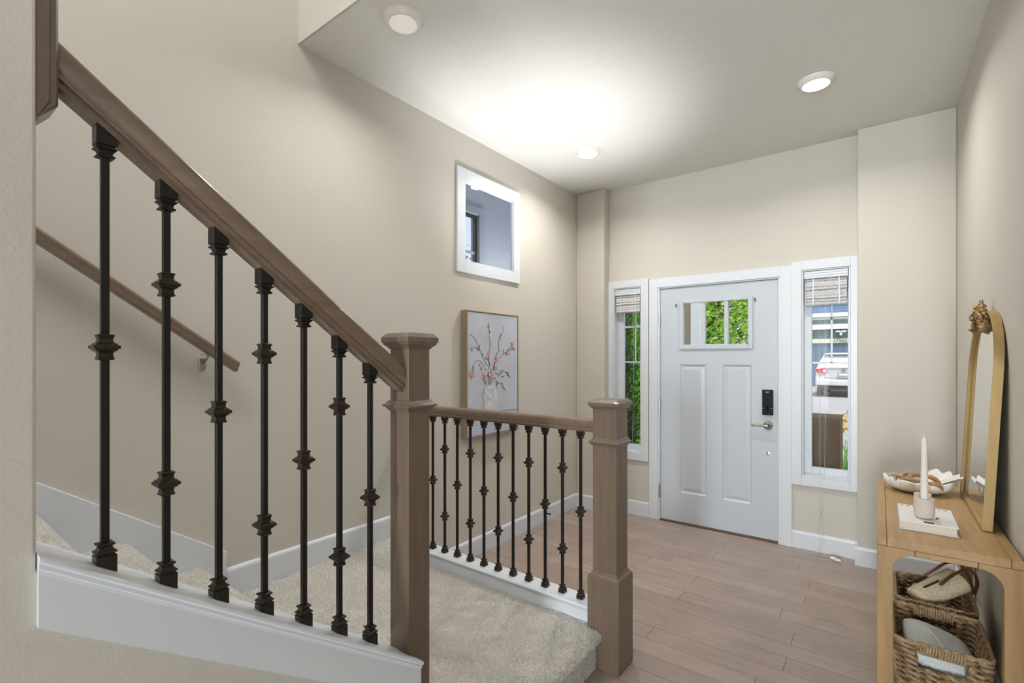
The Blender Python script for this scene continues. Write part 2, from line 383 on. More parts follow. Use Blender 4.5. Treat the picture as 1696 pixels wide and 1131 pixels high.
# skirt board on the left wall along the stairs
sk = [(-1.6, .2), (.96, .2), (.96, .577), (-1.6, .577+.706*2.56)]
def topz(y): return .590+.706*(.9146-y)
sk = [(-1.9, .4), (.955, .25), (.955, topz(.955)), (-1.9, topz(-1.9))]
obj('trim_3', MB().prism(sk, 'x', XL+.0005, XL+.018), M['white'], kind='structure', bevel=.003, label='white skirt board beside the stair treads')

def baseboard(name, p0, p1, n, z0=0, h=.13, label=None):
    """p0->p1 along the wall, n = outward normal"""
    pr = [(0.0005, .001), (.015, .001), (.015, h-.018), (.0135, h-.010), (.009, h-.003), (.005, h), (.0005, h)]
    mb = MB().sweep(pr, [((p[0], p[1], z0), (n[0], n[1], 0), (0, 0, 1)) for p in (p0, p1)])
    return fixnormals(obj(name, mb, M['white'], kind='structure', label=label))
baseboard('baseboard_landing', (XL, .957), (XL, 2.025), (1, 0), z0=.355, h=.128)
baseboard('baseboard_left', (XL, 2.14), (XL, YP), (1, 0))
baseboard('baseboard_pilaster_left', (XL+.016, YP), (-2.035, YP), (0, -1))
baseboard('baseboard_back_left', (-2.034, YD), (-1.643, YD), (0, -1))
baseboard('baseboard_back_right', (-.535, YD), (-.1225, YD), (0, -1))
baseboard('baseboard_pilaster_right', (-.137, YP), (XR-.016, YP), (0, -1))
baseboard('baseboard_pilaster_return', (-.122, YD-.016), (-.122, YP+.0005), (-1, 0))
baseboard('baseboard_right', (XR, .55), (XR, YP-.0005), (-1, 0))

# ------------------------------------------------------------------ windows and door
def casing(mb, x0, x1, z0, z1, w, y, th, bottom=True):
    """flat casing with a small inner bead around opening x0..x1,z0..z1"""
    for a in ((x0-w, x0, z0-(w if bottom else 0), z1+w), (x1, x1+w, z0-(w if bottom else 0), z1+w)):
        mb.box(a[0], a[1], y-th, y-.0003, a[2], a[3])
    mb.box(x0, x1, y-th, y-.0003, z1, z1+w)
    if bottom: mb.box(x0, x1, y-th, y-.0003, z0-w, z0)
    return mb
def frame_ring(mb, x0, x1, z0, z1, w, ya, yb):
    mb.box(x0, x0+w, ya, yb, z0, z1).box(x1-w, x1, ya, yb, z0, z1).box(x0+w, x1-w, ya, yb, z0, z0+w).box(x0+w, x1-w, ya, yb, z1-w, z1); return mb

def sidelight(name, x0, x1, z0, z1, cw, gx0, gx1, gz0, gz1, label):
    """x0..z1: opening in the casing; g*: glass"""
    mb = MB(); casing(mb, x0, x1, z0, z1, cw, YD, .018)
    root = obj(name, mb, M['white'], kind='structure', label=label, bevel=.002, origin=((x0+x1)/2, YD, z0))
    st = MB(); frame_ring(st, x0+.0005, x1-.0005, z0+.0005, z1-.0005, .010, YD-.010, YD+.135)
    obj('jamb', st, M['white'], root, bevel=.002)
    # sash with bevelled inner edge
    s = MB()
    for a, b, c, d in ((x0+.010, gx0, z0+.010, z1-.010), (gx1, x1-.010, z0+.010, z1-.010), (gx0, gx1, z0+.010, gz0), (gx0, gx1, gz1, z1-.010)):
        s.box(a, b, YD+.075, YD+.115, c, d)
    obj('sash', s, M['white'], root, bevel=.003)
    obj('pane', MB().box(gx0+.0005, gx1-.0005, YD+.094, YD+.098, gz0+.0005, gz1-.0005), M['glass'], root)
    mt = MB(); xm = (gx0+gx1)/2+.012
    zz = gz1-.30; z2 = gz1-.63
    for c in (zz, z2): mt.box(gx0+.001, gx1-.001, YD+.100, YD+.108, c-.007, c+.007)
    mt.box(xm-.006, xm+.006, YD+.100, YD+.108, z2, gz1-.001)
    obj('muntin', mt, M['white'], root)
    return root
wl_ = sidelight('window_2', LX0, LX1, LZ0, LZ1, .066, -1.925, -1.735, .625, 2.02, 'left sidelight window of the front door with dark hedge behind')
wr_ = sidelight('window_3', RX0, RX1, RZ0, RZ1, .068, -.408, -.185, .605, 2.02, 'right sidelight window of the front door with parked car behind')

def shade(x0, x1, ztop, zbot, n, label):
    t = thing('roman_shade', ((x0+x1)/2, YD+.03, ztop), label, 'window shade', group='woven shades on the sidelights')
    h = MB().box(x0+.002, x1-.002, YD-.004, YD+.045, ztop-.055, ztop-.002)
    for i in range(3): h.box(x0+.002, x1-.002, YD-.008, YD-.003, ztop-.018-.018*i, ztop-.006-.018*i)
    obj('headrail', h, M['white'], t, bevel=.002)
    f = MB(); pr = []
    for i in range(n):
        z = ztop-.058-(ztop-.058-zbot)*i/n; dz = (ztop-.058-zbot)/n
        pr += [(YD+.010+.003*math.sin(i*2.1), z), (YD+.003+.004*math.sin(i*1.7), z-dz*.55)]
    pr.append((YD+.010, zbot)); back = [(YD+.045, zbot), (YD+.045, ztop-.058)]
    f.prism(pr+back, 'x', x0+.010, x1-.010)
    fixnormals(obj('folded_fabric', f, M['shade'], t))
    for fx in (.22, .80):
        x = x0+(x1-x0)*fx; obj('tape', MB().box(x-.004, x+.004, YD-.002, YD+.002, zbot+.005, ztop-.055), M['white'], t)
    return t
sl = shade(LX0+.012, LX1-.012, LZ1-.012, 1.845, 7, 'white woven shade gathered at the top of the left sidelight')
sr = shade(RX0+.012, RX1-.012, RZ1-.012, 1.815, 9, 'white woven shade gathered at the top of the right sidelight')
# lift cords
cl = MB().tube([(-1.93, YD+.005, 1.86), (-1.935, YD+.0, 1.70), (-1.945, YD-.003, 1.45)], .0012, 6)
obj('shade_cord', cl, M['cord'], label='short white pull cord hanging in the left sidelight', cat='cord')
cl = MB().tube([(-1.800, YD+.004, 1.86), (-1.795, YD+.004, 1.3), (-1.80, YD+.003, .95), (-1.805, YD+.003, .64)], .0012, 6)
obj('shade_cord', cl, M['cord'], label='thin long cord down the glass of the left sidelight', cat='cord')
ct = thing('cord_with_tassels', (-.36, YD-.02, 0), 'long white lift cord trailing from right sidelight to the floor with two tassels', 'cord')
pts = [(-.352, YD-.004, 1.83), (-.352, YD-.004, 1.3), (-.350, YD-.004, .75), (-.348, YD-.014, .56), (-.350, YD-.024, .46), (-.347, YD-.024, .30), (-.354, YD-.024, .12), (-.350, YD-.026, .03), (-.345, YD-.04, .004),
       (-.30, YD-.06, .004), (-.22, YD-.05, .004), (-.17, YD-.09, .004), (-.19, YD-.14, .004), (-.26, YD-.12, .004)]
def smooth_pts(p, k=6):
    out = []
    P = [Vector(q) for q in p]
    for i in range(len(P)-1):
        a = P[max(i-1, 0)]; b = P[i]; c = P[i+1]; d = P[min(i+2, len(P)-1)]
        for j in range(k):
            t = j/k
            out.append(.5*((2*b)+(c-a)*t+(2*a-5*b+4*c-d)*t*t+(3*b-a-3*c+d)*t**3))
    out.append(P[-1]); return out
obj('cord', MB().tube(smooth_pts(pts), .0012, 6), M['cord'], ct, smooth=True)
pts = [(-.318, YD-.004, 1.83), (-.318, YD-.004, .9), (-.322, YD-.008, .6), (-.333, YD-.024, .31), (-.325, YD-.024, .22), (-.338, YD-.026, .06), (-.37, YD-.05, .004), (-.42, YD-.06, .004), (-.44, YD-.09, .004), (-.38, YD-.14, .004), (-.30, YD-.15, .004), (-.24, YD-.13, .008)]
obj('cord', MB().tube(smooth_pts(pts), .0012, 6), M['cord'], ct, smooth=True)
obj('joiner', MB().sphere((-.340, YD-.024, .305), .009, 10, (1, 1, 1.3)), M['cord'], ct, smooth=True)
for c in ((-.262, YD-.112, .012), (-.232, YD-.135, .012)):
    obj('tassel', MB().lathe((c[0], c[1], c[2]), [(-.018, .006), (-.014, .010), (0, .011), (.012, .009), (.018, .004)], 14, axis='x'), M['wax'], ct, smooth=True)

# relite window in the left wall (root = casing)
def casing_x(mb, y0, y1, z0, z1, w, x, th):
    mb.box(x+.0003, x+th, y0-w, y0, z0-w, z1+w).box(x+.0003, x+th, y1, y1+w, z0-w, z1+w)
    mb.box(x+.0003, x+th, y0, y1, z1, z1+w).box(x+.0003, x+th, y0, y1, z0-w, z0); return mb
cr = MB(); casing_x(cr, 2.513, 3.076, 2.106, 2.668, .083, XL, .02)
w1 = obj('window_1', cr, M['white'], kind='structure', bevel=.002, label='small square interior window high on the left wall', origin=(XL, 2.79, 2.1))
bd = MB()
for a in ((2.513, 2.521, 2.106, 2.668), (3.068, 3.076, 2.106, 2.668), (2.521, 3.068, 2.106, 2.114), (2.521, 3.068, 2.660, 2.668)): bd.box(XL-.010, XL+.012, *a)
obj('glazing_bead', bd, M['white'], w1, bevel=.001)
obj('pane', MB().box(XL-.004, XL-.001, 2.5215, 3.0675, 2.1145, 2.6595), M['glass'], w1)

# small stair room behind the relite, with its own outside window
rx = -3.1
rm = MB()
wy0, wy1, wz0, wz1 = 2.30, 3.555, 1.9, 2.81
rm.box(rx-.1, rx, 1.7, wy0, 1.3, 3.3).box(rx-.1, rx, wy1, 4.5, 1.3, 3.3).box(rx-.1, rx, wy0, wy1, 1.3, wz0).box(rx-.1, rx, wy0, wy1, wz1, 3.3)
rm.box(rx, XL-TL_, 1.6, 1.7, 1.3, 3.3).box(rx, XL-TL_, 4.4, 4.5, 1.3, 3.3)
obj('wall_beyond_window', rm, M['grey'], kind='structure', origin=(0, 0, 0))
obj('ceiling_beyond_window', MB().box(rx-.1, XL-TL_, 1.6, 4.5, 3.12, 3.3), M['grey'], kind='structure', origin=(0, 0, 0))
obj('floor_beyond_window', MB().box(rx-.1, XL-TL_, 1.6, 4.5, 1.2, 1.3), M['grey'], kind='structure', origin=(0, 0, 0))
f4 = MB()
frx = rx+.015
for a in ((wy0-.07, wy0, wz0-.07, wz1+.07), (wy1, wy1+.07, wz0-.07, wz1+.07), (wy0, wy1, wz1, wz1+.07), (wy0, wy1, wz0-.07, wz0)):
    f4.box(rx+.001, frx, *a)
w4 = obj('window_4', f4, M['greytrim'], kind='structure', label='grey framed outside window seen through the small square window', origin=(rx, 3, wz0))
s4 = MB()
for a in ((wy0, wy0+.03, wz0, wz1), (wy1-.03, wy1, wz0, wz1), (wy0+.03, wy1-.03, wz1-.03, wz1), (wy0+.03, wy1-.03, wz0, wz0+.03)):
    s4.box(rx-.05, rx-.02, *a)
obj('sash', s4, M['darkframe'], w4)
m4 = MB().box(rx-.045, rx-.025, wy0+.03, wy1-.03, 2.43, 2.455).box(rx-.045, rx-.025, 2.9, 2.92, wz0+.03, wz1-.03)
obj('muntin', m4, M['greytrim'], w4)
obj('pane', MB().box(rx-.037, rx-.034, wy0+.031, wy1-.031, wz0+.031, wz1-.031), M['glass'], w4)
lamp('stair_room_fill', 'POINT', (-2.70, 3.85, 1.5), (0, 0, 0), 34, (.92, .95, 1), shadow_soft_size=.1)  # added lamp below the line of sight, brightens the room behind the relite

# front door
dc = MB(); casing(dc, -1.562, -.606, 0.001, 2.047, .078, YD, .020, bottom=False)
dc.box(-1.5635, -1.5465, YD-.010, YD+.135, .001, 2.047).box(-.6215, -.6045, YD-.010, YD+.135, .001, 2.047).box(-1.5465, -.6215, YD-.010, YD+.135, 2.036, 2.047)
dc.box(-1.5465, -1.533, YD+.052, YD+.07, .02, 2.036).box(-.635, -.6215, YD+.052, YD+.07, .02, 2.036)
obj('trim_4', dc, M['white'], kind='structure', bevel=.002, label='white casing around the front door', origin=(-1.084, YD, 0))
obj('trim_5', MB().box(-1.546, -.622, YD-.012, YD+.13, .0005, .014), mat('bronze_threshold', (.12, .07, .04), .5), kind='structure', label='dark threshold under the front door', bevel=.003)

# slab with recessed raised panels: built as faces with sloped insets
dx0, dx1, dz0, dz1 = -1.5435, -.6245, .016, 2.033
yf, yb = YD+.004, YD+.048
def slab(root_name):
    mb = MB()
    pans = [(-1.373, -1.153, .268, 1.371), (-1.028, -.808, .266, 1.372)]
    lite = (-1.350, -.826, 1.528, 1.90)
    xs = sorted({dx0, dx1, -1.373, -1.153, -1.028, -.808, lite[0], lite[1]})
    zs = sorted({dz0, dz1, .266, .268, 1.371, 1.372, lite[2], lite[3]})
    def inside(x, z, r): return r[0] < x < r[1] and r[2] < z < r[3]
    for a, b in zip(xs, xs[1:]):
        for c, d in zip(zs, zs[1:]):
            x, z = (a+b)/2, (c+d)/2
            if inside(x, z, lite): continue
            if any(inside(x, z, p) for p in pans): continue
            mb.add([(a, yf, c), (b, yf, c), (b, yf, d), (a, yf, d)], [(0, 1, 2, 3)])
    for p in pans:
        lv = [(0, 0), (.006, .0035), (.012, .009), (.020, .009), (.040, .0045), (.044, .0035)]
        rings = [[(p[0]+i, yf+dd, p[2]+i), (p[1]-i, yf+dd, p[2]+i), (p[1]-i, yf+dd, p[3]-i), (p[0]+i, yf+dd, p[3]-i)] for i, dd in lv]
        n0 = len(mb.v); mb.loft(rings, cap=False); k = len(mb.v); mb.f.append((k-4, k-3, k-2, k-1))
    # edges, back, lite reveal
    mb.add([(dx0, yf, dz0), (dx1, yf, dz0), (dx1, yb, dz0), (dx0, yb, dz0)], [(0, 3, 2, 1)])
    mb.add([(dx0, yf, dz1), (dx1, yf, dz1), (dx1, yb, dz1), (dx0, yb, dz1)], [(0, 1, 2, 3)])
    mb.add([(dx0, yf, dz0), (dx0, yf, dz1), (dx0, yb, dz1), (dx0, yb, dz0)], [(0, 1, 2, 3)])
    mb.add([(dx1, yf, dz0), (dx1, yf, dz1), (dx1, yb, dz1), (dx1, yb, dz0)], [(3, 2, 1, 0)])
    l = lite
    mb.add([(l[0], yf, l[2]), (l[1], yf, l[2]), (l[1], yf, l[3]), (l[0], yf, l[3]), (l[0], yb, l[2]), (l[1], yb, l[2]), (l[1], yb, l[3]), (l[0], yb, l[3])],
           [(0, 1, 5, 4), (1, 2, 6, 5), (2, 3, 7, 6), (3, 0, 4, 7)])
    for a in ((dx0, dx1, dz0, l[2]), (dx0, dx1, l[3], dz1), (dx0, l[0], l[2], l[3]), (l[1], dx1, l[2], l[3])):
        mb.add([(a[0], yb, a[2]), (a[1], yb, a[2]), (a[1], yb, a[3]), (a[0], yb, a[3])], [(3, 2, 1, 0)])
    return mb
door = obj('door_1', slab('door'), M['door'], kind='structure', label='white six lite style front door with two tall panels', origin=(dx0, YD, 0))
door['label'] = 'white front door with three small lites above two tall panels'
lf = MB()
# lite frame: raised ring + mullions
for a in ((-1.377, -1.342, 1.500, 1.918), (-.834, -.799, 1.500, 1.918), (-1.342, -.834, 1.893, 1.918), (-1.342, -.834, 1.500, 1.541)):
    lf.box(a[0], a[1], yf-.014, yf+.006, a[2], a[3])
lf.box(-1.342, -.834, yf-.008, yf+.03, 1.530, 1.541)
for a in ((-1.197, -1.163), (-1.013, -.983)): lf.box(a[0], a[1], yf-.008, yf+.03, 1.541, 1.893)
lf.box(-1.350, -1.342, yf+.006, yf+.03, 1.53, 1.898).box(-.834, -.826, yf+.006, yf+.03, 1.53, 1.898)
obj('lite_frame', lf, M['door'], door, bevel=.004)
for a in ((-1.342, -1.197), (-1.163, -1.013), (-.983, -.834)):
    obj('pane', MB().box(a[0]+.0005, a[1]-.0005, yf+.018, yf+.021, 1.5415, 1.8925), M['glass'], door)
for z in (1.765, 1.013, .255):
    h = obj('hinge', MB().lathe((-1.549, YD-.008, z), [(-.052, .0065), (.052, .0065)], 12).box(-1.556, -1.5435, YD-.006, YD+.003, z-.05, z+.05), M['nickel'], door)
    obj('pin', MB().lathe((-1.549, YD-.008, z), [(-.058, .004), (-.0525, .0075), (.0525, .0075), (.058, .004)], 12), M['nickel'], h)
# electronic lock
k = obj('keypad_lock', MB().box(-.730, -.655, yf-.030, yf-.0005, .983, 1.180), M['black'], door, bevel=.004, label='black lock housing')
obj('sensor_window', MB().box(-.705, -.682, yf-.0325, yf-.030, 1.155, 1.168), mat('grey_plastic', (.16, .16, .18), .4), k)
obj('thumb_turn', MB().box(-.701, -.687, yf-.050, yf-.030, 1.02, 1.06), M['blackscreen'], k, bevel=.003)
for x in (-.722, -.664): obj('screw', MB().lathe((x, yf-.030, 1.037), [(0, .004), (.002, .003)], 10, axis='y'), M['nickel'], k)
hd = obj('door_handle', MB().lathe((-.692, yf, .902), [(.0005, .034), (.006, .034), (.012, .030), (.016, .018), (.03, .012), (.05, .0115), (.056, .006)], 28, axis='y'), M['nickel'], door, smooth=True)
auto_smooth(hd)
obj('lever', MB().tube(smooth_pts([(-.692, yf-.046, .902), (-.715, yf-.048, .903), (-.75, yf-.046, .900), (-.785, yf-.042, .898), (-.80, yf-.036, .902), (-.802, yf-.03, .906)]), [.010]*6+[.0095]*6+[.008]*6+[.007]*6+[.006]*6+[.005], 12), M['nickel'], hd, smooth=True)
obj('deadbolt', MB().lathe((-.692, yf, .684), [(.0005, .014), (.004, .013), (.005, .006)], 16, axis='y'), M['nickel'], door)
obj('strike_plate', MB().box(-.6235, -.6217, YD-.0103, YD+.03, .87, .935), M['nickel'], bpy.data.objects['trim_4'])
for x, z in ((-1.404, 1.881), (-.782, 1.887)):
    hk = thing('wreath_clip', (x, yf, z), 'tiny metal clip stuck beside the %s corner of the door lites' % ('left' if x < -1 else 'right'), 'clip', group='metal clips on the door')
    obj('plate', MB().box(x-.005, x+.005, yf-.004, yf-.0005, z-.016, z+.016), M['nickel'], hk, bevel=.001)
    obj('hook', MB().tube([(x, yf-.004, z+.010), (x-.006, yf-.014, z+.004), (x+.004, yf-.018, z-.006), (x+.002, yf-.006, z-.012)], .0025, 6), M['iron'], hk)
obj('door_stop', MB().lathe((XL+.015, 3.55, .075), [(0, .012), (.004, .012), (.006, .006), (.03, .005), (.034, .009), (.042, .008)], 14, axis='x'), M['iron'], label='small dark door stop on the left baseboard', cat='door stop')

# ------------------------------------------------------------------ ceiling lights
for (x, y), lab, on in (((-1.769, 1.497), 'round white ceiling light nearest the stairwell edge', 0), ((-1.773, 3.302), 'lit round ceiling light near the far left corner', 1), ((-.289, 3.245), 'bright lit round ceiling light nearest the right wall', 1)):
    t = thing('ceiling_light', (x, y, ZC), lab, 'ceiling light', group='round lights in the foyer ceiling')
    o = obj('trim_ring', MB().lathe((x, y, ZC), [(-.020, .062), (-.026, .068), (-.024, .078), (-.010, .092), (-.0005, .095)], 48), mat('lamp_ring', (.80, .78, .74), .4), t, smooth=True)
    auto_smooth(o, 30)
    o = obj('lens', MB().lathe((x, y, ZC), [(-.031, .02), (-.0305, .045), (-.028, .060), (-.0262, .0645), (-.021, .0615)], 48), M['lens'] if on else M['lens_dim'], t, smooth=True)
    l = lamp('ceiling_lamp', 'AREA', (0, 0, -.036), (0, 0, 0), 10 if on else 4.5, (1, .96, .92), shape='DISK', size=.11)
    l.parent = t; l.data.spread = math.radians(152)

# ------------------------------------------------------------------ staircase (carpeted)
st = thing('carpeted_staircase', (-1.8, 1.5, 0), 'beige carpeted stairs with a wide winder landing between the railings and the left wall', 'stairs')
def step(name, poly, z, z0=0, nose=None):
    """poly XY ccw; flat prism with a rounded bevel"""
    o = obj(name, MB().prism(poly, 'z', z0, z), M['carpet'], st, bevel=.022, seg=5); auto_smooth(o, 60); return o
y1 = 1.035
ZW1, ZW2 = .172, .352
# first winder: body and overhanging nose
obj('winder_riser', MB().prism([(-1.245, 1.0), (-1.155, 1.09), (-1.04, 1.02), (-1.04, 2.02), (-2.30, 2.02)], 'z', .001, .15), M['carpet'], st)
step('winder_step', [(-1.245, 1.0), (-1.145, 1.0), (-1.012, 1.0), (-1.012, 2.0), (-1.085, 2.03), (-2.31, 2.035)], ZW1, .125)
step('winder_step', [(-2.328, .84), (-1.258, .84), (-1.258, 1.01), (-1.245, 1.075), (-2.325, 2.034)], ZW2, .10)
for i in range(9):
    z = .535+.18*i; yn = .85-.255*i
    obj('stair_riser', MB().box(XL+.019, -1.256, yn-.30, yn-.025, z-.25, z-.03), M['carpet'], st)
    step('stair_tread', [(XL+.019, yn-.30), (-1.256, yn-.30), (-1.256, yn), (XL+.019, yn)], z-.008, z-.05)
# carpet pile: short tufts over the visible surfaces, one part
def tuft_area(n, fn):
    """fn(n)-> base points (n,3), normal (n,3)"""
    P, Nn = fn(n); n = len(P)
    a = rng.uniform(0, 2*PI, n); h = rng.uniform(.005, .010, n); w = rng.uniform(.0011, .0019, n)
    # tangent frame
    ref = np.where(np.abs(Nn[:, 2:3]) > .7, np.array([[1., 0, 0]]), np.array([[0, 0, 1.]]))
    t1 = np.cross(Nn, ref); t1 /= np.linalg.norm(t1, axis=1, keepdims=True); t2 = np.cross(Nn, t1)
    u = t1*np.cos(a)[:, None]+t2*np.sin(a)[:, None]; v = -t1*np.sin(a)[:, None]+t2*np.cos(a)[:, None]
    lean = v*(rng.normal(0, .45, n)*h)[:, None]+u*(rng.normal(0, .3, n)*h)[:, None]
    top = P+Nn*h[:, None]+lean; base = P-Nn*.003
    return np.stack([base-u*w[:, None], base+u*w[:, None], top+u*(w*.8)[:, None], top-u*(w*.8)[:, None]], 1)
def flat(xf, z):
    def fn(n):
        x, y = xf(n); P = np.stack([x, y, np.full(len(x), z)], 1)
        P[:, 2] += .0015*np.sin(x*31+y*17)+.0015*np.sin(y*43-x*23)
        return P, np.tile([[0, 0, 1.]], (len(x), 1))
    return fn
def reg1(n):
    x = rng.uniform(-2.29, -1.03, n); y = rng.uniform(1.03, 2.03, n)
    # right of the diagonal from (-1.245,1.075) to (-2.325,2.034)
    s = (x+1.245)*(2.034-1.075)-(y-1.075)*(-2.325+1.245)
    k = (s > 0) & ~((x > -1.09) & (y > 2.0)); return x[k], y[k]
def reg2(n):
    x = rng.uniform(-2.313, -1.27, n); y = rng.uniform(.85, 2.03, n)
    s = (x+1.245)*(2.034-1.075)-(y-1.075)*(-2.325+1.245)
    k = s < 0; return x[k], y[k]
Q = [tuft_area(150000, flat(reg1, ZW1)), tuft_area(130000, flat(reg2, ZW2))]
def nosef(n):
    y = rng.uniform(1.03, 2.0, n); a = rng.uniform(-.6, PI/2, n); r = .022
    P = np.stack([-1.012-r+r*np.cos(a), y, ZW1-r+r*np.sin(a)], 1)
    return P, np.stack([np.cos(a), np.zeros(n), np.sin(a)], 1)
def riserf(n):
    y = rng.uniform(1.03, 2.0, n); z = rng.uniform(.005, .14, n)
    return np.stack([np.full(n, -1.04), y, z], 1), np.tile([[1., 0, 0]], (n, 1))
Q += [tuft_area(16000, nosef), tuft_area(22000, riserf)]
for i in range(4):
    z = .535+.18*i-.008; yn = .85-.255*i
    def tf(n, z=z, yn=yn): return rng.uniform(XL+.022, -1.27, n), rng.uniform(yn-.25, yn-.02, n)
    Q.append(tuft_area(22000, flat(tf, z)))
    def nf(n, z=z, yn=yn):
        x = rng.uniform(XL+.022, -1.27, n); a = rng.uniform(-.4, PI/2, n); r = .022
        return np.stack([x, yn-r+r*np.cos(a), z-r+r*np.sin(a)], 1), np.stack([np.zeros(n), np.cos(a), np.sin(a)], 1)
    Q.append(tuft_area(6000, nf))
quads('carpet_pile', np.concatenate(Q), M['pile'], st, kind='stuff')

# ------------------------------------------------------------------ railings
def knuckle(mb, x, y, z):
    p = [(.025, .0110), (.0225, .0136), (.0195, .0116), (.013, .0107), (.009, .0125), (.0065, .0168), (.0043, .0168), (.0030, .0206)]
    mb.sq(x, y, [(z-a, b) for a, b in p][::1]+[(z+a, b) for a, b in p[::-1]]); return mb
SH = [(0, .016), (.0135, .016), (.0150, .0128), (.0175, .0128), (.0185, .0165), (.0210, .0165), (.0245, .0118), (.029, .0100), (.0315, .0108), (.0335, .0138), (.0365, .0138), (.038, .0090)]
def baluster(parent, x, y, zb, zt, knobs, slb=0, slt=0):
    B = obj('baluster', MB().box(x-.0064, x+.0064, y-.0064, y+.0064, zb+.002, zt-.002), M['iron'], parent, bevel=.0008, seg=1)
    for kz in knobs: obj('knuckle', knuckle(MB(), x, y, kz), M['bronze'], B, bevel=.0006, seg=1)
    up = .011 if slb else 0
    pr = [(zb+.0006, .016, slb)]+[(zb+a+up, b) for a, b in SH[1:]]
    obj('base_shoe', MB().sq(x, y, pr), M['bronze'], B, bevel=.0006, seg=1)
    up = .012 if slt else 0
    pr = [(zt-.0006, .016, slt)]+[(zt-a-up, b) for a, b in SH[1:]]
    obj('top_shoe', MB().sq(x, y, pr), M['iron'], B, bevel=.0006, seg=1)
    return B
RP = [(-.019, 0), (.019, 0), (.019, .010), (.027, .011), (.0275, .0165), (.0255, .019), (.0285, .024), (.0315, .034), (.0335, .046), (.0335, .054), (.030, .061), (.020, .066), (.008, .068)]
RP = RP+[(-a, b) for a, b in RP[::-1][:-2]]

# sloping railing
sr_ = thing('sloping_railing', (-1.2, 1.043, 0), 'brown wooden stair railing sloping up to the left with seven black iron balusters', 'railing')
nl = MB(); nx, ny, h = -1.2, 1.043, .0437
nl.sq(nx, ny, [(.001, h), (1.4535, h)])
n1 = obj('newel_post', nl, M['taupe'], sr_, bevel=.0015)
def collar(mb, x, y, h, z0, prof): return mb.sq(x, y, [(z0+a, h+b) for a, b in prof])
obj('collar', collar(MB(), nx, ny, h, 1.252, [(0, .0005), (.0, .003), (.004, .004), (.007, .0075), (.013, .012), (.016, .018), (.020, .018), (.0215, .0155), (.026, .0095), (.034, .004), (.036, .0005)]), M['taupe'], n1, bevel=.0006, seg=1)
obj('cap', MB().sq(nx, ny, [(1.449, h+.0005), (1.449, h+.0035), (1.453, h+.005), (1.458, h+.010), (1.462, h+.0155), (1.464, h+.0165), (1.468, h+.0165), (1.469, h+.0205), (1.485, h+.0205), (1.4985, h+.008)]), M['taupe'], n1, bevel=.0008, seg=1)
sl_ = .747; L_ = math.sqrt(1+sl_**2)
def railpath(ys): return [((-1.2, y, zr(y)), (1, 0, 0), (0, sl_/L_*.55, 1/L_+.28)) for y in ys]
o = obj('handrail', MB().sweep(RP, [((-1.2, y, zr(y)), (1, 0, 0), (0, 0, 1.22)) for y in (.192, .9985)]), M['taupe_rail'], sr_, smooth=True)
fixnormals(o); auto_smooth(o, 38)
for k_ in range(7):
    y = (.274, .376, .478, .581, .683, .788, .890)[k_]
    kn = [zc(y)+.427] if k_ % 2 == 0 else [zc(y)+.632, zc(y)+.214]
    baluster(sr_, -1.2, y, zc(y), zr(y), kn, -.70, -.747)
# half newel on the wall end, above
hn = MB()
pr = [(-.046, 0), (.046, 0), (.046, .016), (.040, .019), (.040, .026), (.034, .030), (-.034, .030), (-.040, .026), (-.040, .019), (-.046, .016)]
path = []
for zz_, sc_ in ((1.835, .0), (1.865, 1), (2.30, 1)):
    path.append(((-1.196, .1705, zz_), (1, 0, 0), (0, max(sc_, .15), 0)))
hn.sweep(pr, path)
fixnormals(obj('wall_rosette', hn, M['taupe'], sr_, bevel=.001, seg=1))

# level railing
lr = thing('level_railing', (-1.002, 2.082, 0), 'low level railing along the landing curb with eleven thin black balusters', 'railing')
nx, ny = -1.002, 2.082; h = .0595
n2 = obj('newel_post', MB().sq(nx, ny, [(.001, h), (1.189, h)]), M['taupe'], lr, bevel=.0015)
obj('base_block', MB().sq(nx, ny, [(.001, .078), (.415, .078), (.420, .0765), (.426, .0715), (.430, .066), (.437, .063), (.440, .0605)]), M['taupe'], n2, bevel=.001, seg=1)
obj('collar', collar(MB(), nx, ny, h, 1.016, [(0, .0005), (0, .0035), (.004, .005), (.008, .009), (.013, .011), (.016, .0145), (.020, .0145), (.0215, .0125), (.026, .007), (.034, .004), (.037, .0005)]), M['taupe'], n2, bevel=.0006, seg=1)
obj('cap', MB().sq(nx, ny, [(1.187, h+.0005), (1.187, h+.0035), (1.191, h+.005), (1.196, h+.010), (1.200, h+.013), (1.203, h+.0135), (1.204, h+.0175), (1.217, h+.0175), (1.2305, h+.006)]), M['taupe'], n2, bevel=.0008, seg=1)
o = obj('handrail', MB().sweep(RP, [((x, 2.08, 1.070), (0, .92, 0), (0, 0, .92)) for x in (-2.3285, -1.0605)]), M['taupe_rail'], lr)
fixnormals(o); auto_smooth(o, 38)
for k_ in range(11):
    x = -1.157-.1027*k_
    kn = [.257+.42] if k_ % 2 == 0 else [.257+.619, .257+.217]
    baluster(lr, x, 2.08, .2575, 1.0698, kn)

